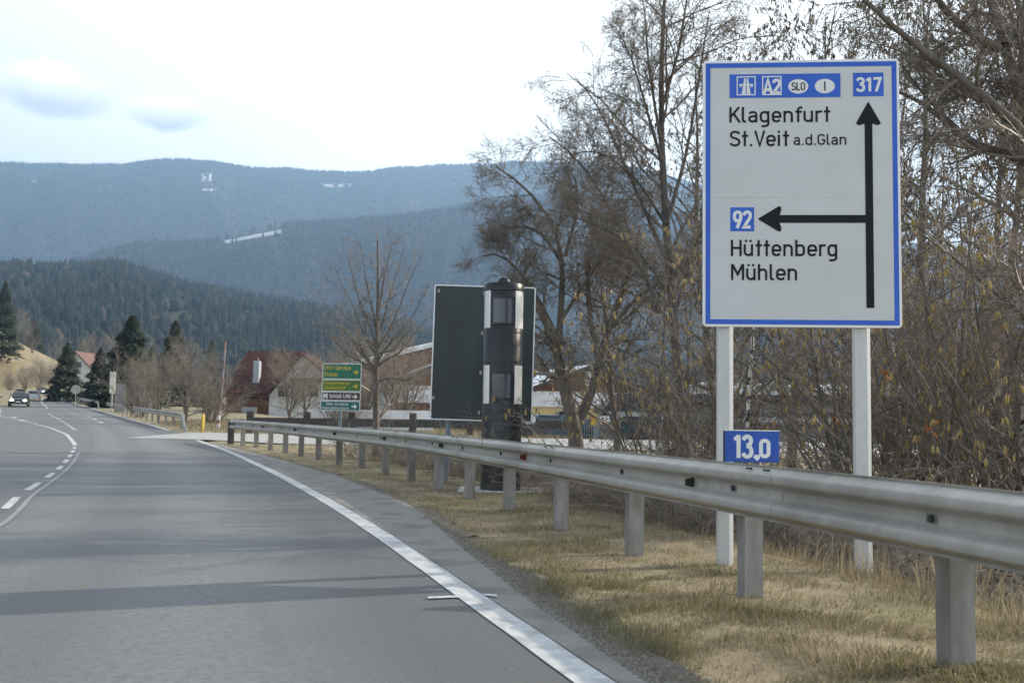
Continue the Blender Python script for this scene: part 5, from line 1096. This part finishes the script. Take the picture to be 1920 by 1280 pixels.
# red and white pole, yellow marker post, red and white short post
o = gat(415, 57, 0); rp = empty('striped_pole', o, 0, 'tall thin pole with faded red and white bands left of the red-roofed house', 'pole'); zt = bpx(415, 640, 57, o)[1]; k = 9
for i in range(k):
    m = MB(); m.tube([(i*.02, 0, zt*i/k-(.4 if i == 0 else 0)), ((i+1)*.02, 0, zt*(i+1)/k)], .05, 8); m.build('band', MT['redwhite' if i % 2 == 0 else 'plastergrey'], rp)
o = gat(384, 46, 0); yp = empty('marker_post', o, 0, 'yellow marker post beside the side road', 'post'); zt = bpx(384, 776, 46, o)[1]
m = MB(); m.tube([(0, 0, -.3), (0, 0, zt-.05), (0, 0, zt)], [.06, .06, .03], 10); m.build('tube', MT['yellow'], yp, smooth=True); m = MB(); m.lathe([(.063, zt-.22), (.066, zt-.20), (.066, zt-.12), (.063, zt-.10)], k=12); m.build('collar', MT['signyellow'], yp)
o = gat(413, 52, 0); zp = empty('marker_post', o, 0, 'short red and white marker post at the foot of the striped pole', 'post'); zt = bpx(413, 771, 52, o)[1]
for i in range(4): m = MB(); m.tube([(0, 0, zt*i/4-(.3 if i == 0 else 0)), (0, 0, zt*(i+1)/4)], .09, 10); m.build('band', MT['plaster' if i % 2 == 0 else 'redwhite'], zp)

# ------------------------------------------------------------------ fences, banner and yard furniture
Y = 46; o = gat(470, Y, 0); tf = empty('timber_fence', o, 0, 'dark timber rail fence along the side road behind the guardrail', 'fence')
q = lambda px, py: bpx(px, py, Y, o)
for k, px_ in enumerate((470, 573, 656, 770, 880, 986, 1090)):
    x_, zt = q(px_, 774+(px_-770)*.012); dy = (px_-470)*.004
    m = MB(); m.box(x_-.16, x_+.16, dy-.12, dy+.12, float(G(o[0]+x_, o[1]+dy))-o[2]-.4, zt); m.build('post', MT['wooddark'], tf, bevel=.02)
for ya, yb in ((782, 798), (816, 828)):
    a = q(468, ya); c = q(468, yb); a2 = q(1095, ya+8); c2 = q(1095, yb+8)
    x0_ = a[0] if ya < 800 else q(960, 0)[0]; f0 = (x0_-a[0])/(a2[0]-a[0])
    L_ = lambda p, p2, f: p+(p2-p)*f
    m = MB(); z0a, z1a = L_(c[1], c2[1], f0), L_(a[1], a2[1], f0)
    m.add([(x0_, -.2+2.5*f0, z0a), (a2[0], 2.3, c2[1]), (a2[0], 2.3, a2[1]), (x0_, -.2+2.5*f0, z1a), (x0_, -.13+2.5*f0, z0a), (a2[0], 2.37, c2[1]), (a2[0], 2.37, a2[1]), (x0_, -.13+2.5*f0, z1a)], [(0, 1, 2, 3), (7, 6, 5, 4), (0, 4, 5, 1), (3, 2, 6, 7), (0, 3, 7, 4), (1, 5, 6, 2)]); m.build('rail', MT['wooddark'], tf)
Y = 53; o = gat(690, Y, 0); bn = empty('banner', o, 0, 'long white banner with grey capitals stretched behind the timber fence', 'banner')
q = lambda px, py: bpx(px, py, Y, o)
x0, z0 = q(575, 812); x1, z1 = q(812, 770)
m = MB(); n_ = 24; m.sweep([[(x0+(x1-x0)*i/n_, .05*sin(i*1.1), z0), (x0+(x1-x0)*i/n_, .05*sin(i*1.1+.4), z1), (x0+(x1-x0)*i/n_, .05*sin(i*1.1+.4)+.02, z1), (x0+(x1-x0)*i/n_, .05*sin(i*1.1)+.02, z0)] for i in range(n_+1)]); m.build('sheet', MT['banner'], bn)
t1 = MB(); a = q(581, 806); c = q(645, 793); text(t1, 'LANDER', a[0]+.45, a[1]+.02, c[1]-a[1], c[0]-a[0]-.4, wd=.17, yoff=-.09); t1.build('lettering', MT['bannergrey'], bn)
for px_ in (577, 693, 810): x_ = q(px_, 0)[0]; m = MB(); m.tube([(x_, .1, -.5), (x_, .1, z1+.05)], .04, 8); m.build('stake', MT['galv'], bn)
# picket fence of the yard
Y = 49; o = gat(1000, Y, 0); pf = empty('picket_fence', o, 0, 'tall grey metal bar fence of the yard behind the leaning tree', 'fence')
q = lambda px, py: bpx(px, py, Y, o); zt = q(1000, 782)[1]; xa = q(1000, 0)[0]; xb = q(1330, 0)[0]; pk = MB()
n_ = 76
for i in range(n_+1): xx = xa+(xb-xa)*i/n_; pk = MB(); pk.box(xx-.016, xx+.016, -.016, .016, -.3, zt); pk.build('bar', MT['bluegrey' if xx < xa+4.5 else 'darkmetal'], pf)
for z_ in (.12, zt-.12): m = MB(); m.box(xa, xb, .017, .05, z_, z_+.05); m.build('rail', MT['bluegrey'], pf)
for px_ in (1003, 1063, 1158, 1240, 1328): x_ = q(px_, 0)[0]; m = MB(); m.box(x_-.05, x_+.05, .051, .15, -.4, zt+.06); m.build('post', MT['bluegrey'], pf)
o = gat(1118, 47, 0); gp2 = empty('gate_post', o, 0, 'thick blue-grey gate post beside the yellow box', 'post'); zt = bpx(1118, 772, 47, o)[1]
m = MB(); m.box(-.11, .11, -.1, .1, -.4, zt); m.build('shaft', MT['bluegrey'], gp2, bevel=.01); m = MB(); m.box(-.13, .13, -.12, .12, zt+.002, zt+.04); m.build('cap', MT['darkmetal'], gp2)
x_, z_ = bpx(1109, 797, 46.7, o); x2, z2 = bpx(1116, 776, 46.7, o)
yb = empty('yellow_box', (o[0], o[1]-.25, o[2]), 0, 'small yellow letter box on the blue-grey gate post', 'letter box'); m = MB(); m.box(x_-.02, x2+.03, -.1, .14, z_, z2); m.build('case', MT['yellow'], yb, bevel=.015); m = MB(); m.box(x_+.02, x2-.01, -.105, -.101, z2-.12, z2-.09); m.build('slot', MT['darkmetal'], yb)
x_, z_ = bpx(1125, 794, 48.8, o); x2, z2 = bpx(1143, 780, 48.8, o)
nb_ = empty('notice', (o[0], o[1]+1.8, o[2]), 0, 'white notice plate on the bar fence right of the yellow box', 'notice'); m = MB(); m.box(x_, x2, -.06, -.03, z_, z2); m.build('plate', MT['banner'], nb_); m = MB()
for k in range(3): rect(m, x_+.07, x2-.07, z_+.07+k*.1, z_+.10+k*.1, -.063)
m.build('print', MT['bannergrey'], nb_)
o = gat(990, 45, 0); eb = empty('meter_cabinet', o, 0, 'small dark grey cabinet on a post between the dark panel and the leaning tree', 'cabinet'); x_, z_ = bpx(990, 816, 45, o); m = MB(); m.box(-.25, .25, -.15, .15, z_, z_+.5); m.build('case', MT['darkmetal'], eb, bevel=.02); m = MB(); m.box(-.05, .05, -.05, .05, -.4, z_-.003); m.build('post', MT['wooddark'], eb)
o = gat(993, 47.5, 0); wn = empty('notice', o, 0, 'small white notice on the fence at the right rim of the dark panel', 'notice'); x_, z_ = bpx(993, 794, 47.5, o); m = MB(); m.box(-.15, .32, -.04, 0, z_, z_+.38); m.build('plate', MT['banner'], wn); m = MB(); m.box(-.02, .02, .003, .06, -.4, z_+.3); m.build('post', MT['galv'], wn)

# ------------------------------------------------------------------ cars
def car(px, py, Y, rz, body, label, lit=True, rack=False, rear=False, cat='car', group='cars on the bend', scale=1.0):
    P = at(px, py, Y); x, y = float(P[0]), float(P[1]); root = empty('car', (x, y, float(zr(y))+.006 if not cat == 'parked' else float(G(x, y))), rz, label, 'car', group)
    bm_ = body; W = .9
    prof = [(-2.15, .34), (-2.2, .62), (-2.12, .80), (-1.15, .98), (-.95, 1.0), (1.65, 1.02), (2.1, .98), (2.2, .7), (2.15, .36)]
    m = MB(); rings = []
    for yv, zt in ((-2.2, .66), (-2.1, .80), (-1.2, .97), (-.9, 1.0), (1.6, 1.04), (2.05, 1.0), (2.2, .75)):
        wd_ = W*(.86 if yv < -2.15 else .95 if abs(yv) > 2 else 1.0); rings.append([(-wd_*.97, yv, .30), (-wd_, yv, .5), (-wd_*.98, yv, zt-.10), (-wd_*.88, yv, zt), (wd_*.88, yv, zt), (wd_*.98, yv, zt-.10), (wd_, yv, .5), (wd_*.97, yv, .30)])
    m.sweep(rings); m.build('body', bm_, root, smooth=True, ang=35)
    m = MB(); m.add([(-.78, -.95, 1.0), (.78, -.95, 1.0), (.80, 1.95, 1.02), (-.80, 1.95, 1.02), (-.62, -.15, 1.52), (.62, -.15, 1.52), (.64, 1.45, 1.53), (-.64, 1.45, 1.53)], [(0, 1, 5, 4), (1, 2, 6, 5), (2, 3, 7, 6), (3, 0, 4, 7), (4, 5, 6, 7)]); cb = m.build('cabin', bm_, root, bevel=.05, smooth=True)
    m = MB(); m.add([(-.68, -.90, 1.06), (.68, -.90, 1.06), (.57, -.235, 1.49), (-.57, -.235, 1.49)], [(0, 1, 2, 3)]); 
    for i, v_ in enumerate(m.v): m.v[i] = (v_[0], v_[1]-.03, v_[2]+.012)
    m.build('windscreen', MT['window'], cb)
    m = MB(); m.add([(-.68, 1.93, 1.08), (.68, 1.93, 1.08), (.57, 1.52, 1.46), (-.57, 1.52, 1.46)], [(3, 2, 1, 0)]); 
    for i, v_ in enumerate(m.v): m.v[i] = (v_[0], v_[1]+.03, v_[2]+.012)
    m.build('rear_window', MT['window'], cb)
    for s in (-1, 1):
        m = MB(); m.add([(s*.815, -.72, 1.06), (s*.825, 1.7, 1.07), (s*.665, 1.38, 1.46), (s*.655, -.15, 1.46)], [(0, 1, 2, 3)]); m.build('side_window', MT['window'], cb)
        m = MB(); m.box(min(s*.86, s*1.03), max(s*.86, s*1.03), -.72, -.62, 1.0, 1.13); m.build('mirror', bm_, root, bevel=.02)
        m = MB(); m.box(min(s*.48, s*.80), max(s*.48, s*.80), -2.215, -2.12, .62, .76); m.build('headlight', MT['headlight' if lit else 'banner'], root, bevel=.02)
        m = MB(); m.box(min(s*.60, s*.84), max(s*.60, s*.84), 2.14, 2.215, .72, .90); m.build('tail_lamp', MT['taillight'], root, bevel=.02)
        for yw in (-1.35, 1.35):
            m = MB(); m.prism([(.32*cos(2*pi*i/18), .32*sin(2*pi*i/18)) for i in range(18)], lambda a, b_, t: (t, yw+a, .32+b_), s*.91-.12, s*.91+.03); wh = m.build('wheel', MT['tyre'], root, bevel=.02)
            m = MB(); m.prism([(.19*cos(2*pi*i/12), .19*sin(2*pi*i/12)) for i in range(12)], lambda a, b_, t: (t, yw+a, .32+b_), s*.91+s*.032-.004, s*.91+s*.032+.004); m.build('rim', MT['galv'], wh)
    m = MB(); m.box(-.46, .46, -2.225, -2.19, .64, .74); m.build('grille', MT['darkmetal'], root)
    m = MB(); m.box(-.80, .80, -2.22, -2.12, .30, .50); m.build('bumper', MT['darkmetal'], root, bevel=.03)
    m = MB(); m.box(-.26, .26, -2.245, -2.226, .47, .58); m.build('number_plate', MT['banner'], root)
    if rack:
        for s in (-1, 1): m = MB(); m.tube([(s*.55, -.1, 1.58), (s*.55, 1.4, 1.58)], .03, 8); m.build('roof_rail', MT['darkmetal'], root)
        m = MB(); m.box(-.45, .45, .0, 1.3, 1.6, 1.85); m.build('roof_box', MT['darkmetal'], root, bevel=.06)
    return root
paint = lambda n, c, **k: mat(n, c, tuple(v*1.15+.003 for v in c), .28, .3, 3, **k)
car(37, 750, 112, radians(22), paint('black_car_paint', (.012,.013,.016)), 'nearest oncoming black car with lit headlights')
car(36, 742, 134, radians(22), paint('dark_blue_car_paint', (.012,.02,.035)), 'dark car with a roof box following the nearest oncoming car', rack=True)
car(62, 746, 150, radians(205), paint('silver_car_paint', (.40,.42,.44)), 'silver car driving away round the bend', lit=False)
car(77, 736, 188, radians(18), paint('blue_grey_car_paint', (.16,.20,.25)), 'farthest oncoming car with bright headlights on the bend')
gx_, gy_, gz_ = gat(1160, 60); car(1160, 760, 60, radians(75), paint('teal_car_paint', (.015,.05,.06)), 'dark teal car parked in the yard behind the bar fence', lit=False, cat='parked', group='cars parked in the yard')
car(1050, 760, 62, radians(100), paint('steel_blue_car_paint', (.06,.10,.16)), 'blue car parked by the yellow workshop wall', lit=False, cat='parked', group='cars parked in the yard')
car(1235, 760, 61, radians(60), paint('dull_red_car_paint', (.05,.012,.012)), 'dark car parked under the canopy behind the dark fence bars', lit=False, cat='parked', group='cars parked in the yard')

# ------------------------------------------------------------------ grass, dead leaves, grit
def blades(n, xy, hmin, hmax, wd, seed, lean=.8):
    g = np.random.default_rng(seed); x, y = xy; n = len(x); z = G(x, y)-.012
    h = g.uniform(hmin, hmax, n)*g.uniform(.6, 1.2, n); an = g.uniform(0, 2*pi, n); le = np.abs(g.normal(lean, .45, n)); az = g.uniform(0, 2*pi, n)
    c1 = noise2(x, y, 3.1); c2 = noise2(x+7, y-3, 6.3); h = h*np.clip(.95+.55*c1+.45*c2, .3, 2.1)
    az = 3.0*noise2(x+3, y+9, .9)+2.0*noise2(x, y, 2.7)+g.normal(0, .75, n); le = le*(1+.25*c2)
    w_ = wd*g.uniform(.6, 1.4, n); side = np.stack([np.cos(an), np.sin(an), 0*an], -1)*w_[:, None]*.5
    b_ = np.stack([x, y, z], -1); dx = np.stack([np.cos(az)*np.sin(le*.45), np.sin(az)*np.sin(le*.45), np.cos(le*.45)], -1); dx2 = np.stack([np.cos(az)*np.sin(np.minimum(le*1.5, 1.7)), np.sin(az)*np.sin(np.minimum(le*1.5, 1.7)), np.cos(np.minimum(le*1.5, 1.7))], -1)
    m_ = b_+dx*h[:, None]*.55; t_ = m_+dx2*h[:, None]*.55; t_[:, 2] = np.maximum(t_[:, 2], z+.012)
    V = np.stack([b_-side, b_+side, m_+side*.8, m_-side*.8, t_], 1).reshape(-1, 3); i = np.arange(n)*5
    return V, np.stack([i, i+1, i+2, i+3], -1), np.stack([i+3, i+2, i+4], -1)
def scatter(n, y0, y1, fl, fr, seed, p=1.6, clump=1.3, thr=-.25):
    g = np.random.default_rng(seed); u = g.uniform(0, 1, n); y = 1/((1-u)*(1/y0)**p+u*(1/y1)**p)**(1/p)   # denser near the car
    x = fl(y)+(fr(y)-fl(y))*g.uniform(0, 1, n); k = noise2(x*1.3, y*1.3, clump)+g.normal(0, .35, n) > thr; return x[k], y[k]
edge_in = lambda y: xs(y)+.05+.10*noise2(y, 1.0, 1.6)
V, Q, T = blades(0, scatter(260000, 2.6, 34, edge_in, lambda y: xr(y)+3.6, 31, 1.0, thr=-.45), .03, .105, .0042, 41, 1.1)
link('dry_grass', mesh_np('dry_grass', V, quads=Q, tris=T), MT['grass'])['kind'] = 'stuff'
V, Q, T = blades(0, scatter(70000, 2.4, 30, lambda y: edge_in(y)+.05, lambda y: edge_in(y)+1.7, 32, 1.0, thr=-.05), .025, .07, .0042, 42, .7)
link('green_grass', mesh_np('green_grass', V, quads=Q, tris=T), MT['grassgreen'])['kind'] = 'stuff'
V, Q, T = blades(0, scatter(30000, 4.5, 34, lambda y: xr(y)+1.0, lambda y: xr(y)+7, 33, .8, thr=.1), .12, .38, .006, 43, .7)
link('tall_dry_grass', mesh_np('tall_dry_grass', V, quads=Q, tris=T), MT['grass'])['kind'] = 'stuff'
def field(n, x0, x1, y0, y1, seed, h0=.08, h1=.3, wd=.03):
    g = np.random.default_rng(seed); x = g.uniform(x0, x1, n); y = g.uniform(y0, y1, n); k = ~((x > xl(y)-1) & (x < xs(y)+.4)); return x[k], y[k]
xx, yy_ = field(50000, -22, 16, 44.8, 75, 34); V, Q, T = blades(0, (xx, yy_), .06, .25, .02, 44, .6)
link('meadow_grass', mesh_np('meadow_grass', V, quads=Q, tris=T), MT['grass'])['kind'] = 'stuff'
def pebbles(n, seed):
    g = np.random.default_rng(seed); u = g.uniform(0, 1, n); y = 1/((1-u)/2.6+u/26); x = xs(y)-.02+np.abs(g.normal(0, .10, n)); r = g.uniform(.003, .011, n); z = zr(y)+.002
    O = np.array([(1, 0, 0), (0, 1, 0), (-1, 0, 0), (0, -1, 0), (0, 0, .8), (0, 0, -.5)]); V = np.stack([x, y, z], -1)[:, None]+O[None]*r[:, None, None]*g.uniform(.6, 1.4, (n, 6, 1)); i = np.arange(n)*6
    T = np.concatenate([np.stack([i+a, i+b, i+c], -1) for a, b, c in ((0, 1, 4), (1, 2, 4), (2, 3, 4), (3, 0, 4))]); return V.reshape(-1, 3), T
V, T = pebbles(9000, 35)
link('grit', mesh_np('grit', V, tris=T), mat('grit_stones', (.08,.072,.06), (.17,.155,.13), .9, 0, 30, island=[(0,(.05,.045,.037)),(1,(.27,.245,.21))]))['kind'] = 'stuff'
# clumps of rusty dead leaves in the thicket
for j, (px_, py_, Y, lab) in enumerate(((1571, 792, 12.4, 'orange dead leaves caught left of the right sign post'), (1654, 702, 12.0, 'bright orange dead leaf right of the right sign post'), (1740, 795, 11.6, 'rusty dead leaves in the hazel right of the white sign'))):
    P = at(px_, py_, Y); g = np.random.default_rng(60+j); n = 9 if j != 1 else 4; V = []; F = []
    for i in range(n):
        c = g.normal(0, .045, 3)*np.array([1, 1, 1.3]); a = g.normal(size=3); a /= np.linalg.norm(a); b_ = np.cross(a, g.normal(size=3)); b_ /= np.linalg.norm(b_); s = g.uniform(.03, .055); nn_ = np.cross(a, b_)*s*.4
        k = len(V); V += [c-a*s, c+b_*s*.6+nn_, c+a*s, c-b_*s*.6+nn_]; F += [(k, k+1, k+2), (k, k+2, k+3)]
    o = MB().add(V, F).build('dead_leaves', MT['deadleaf']); o.location = tuple(P); tag(o, lab, 'leaves')

# ------------------------------------------------------------------ haze in the valley air
m = MB(); m.box(-8300, 8300, -1000, 7800, -8, 1560); hz_ = m.build('haze', None); hz_['kind'] = 'stuff'
hm = bpy.data.materials.new('valley_haze'); hm.use_nodes = True; t = hm.node_tree; t.nodes.clear(); ho = N(t, 'ShaderNodeOutputMaterial'); hv = N(t, 'ShaderNodeVolumePrincipled')
hv.inputs['Color'].default_value = (.34, .54, .84, 1); hv.inputs['Density'].default_value = 2.1e-4; hv.inputs['Anisotropy'].default_value = .2
t.links.new(hv.outputs[0], ho.inputs['Volume']); hz_.data.materials.append(hm)
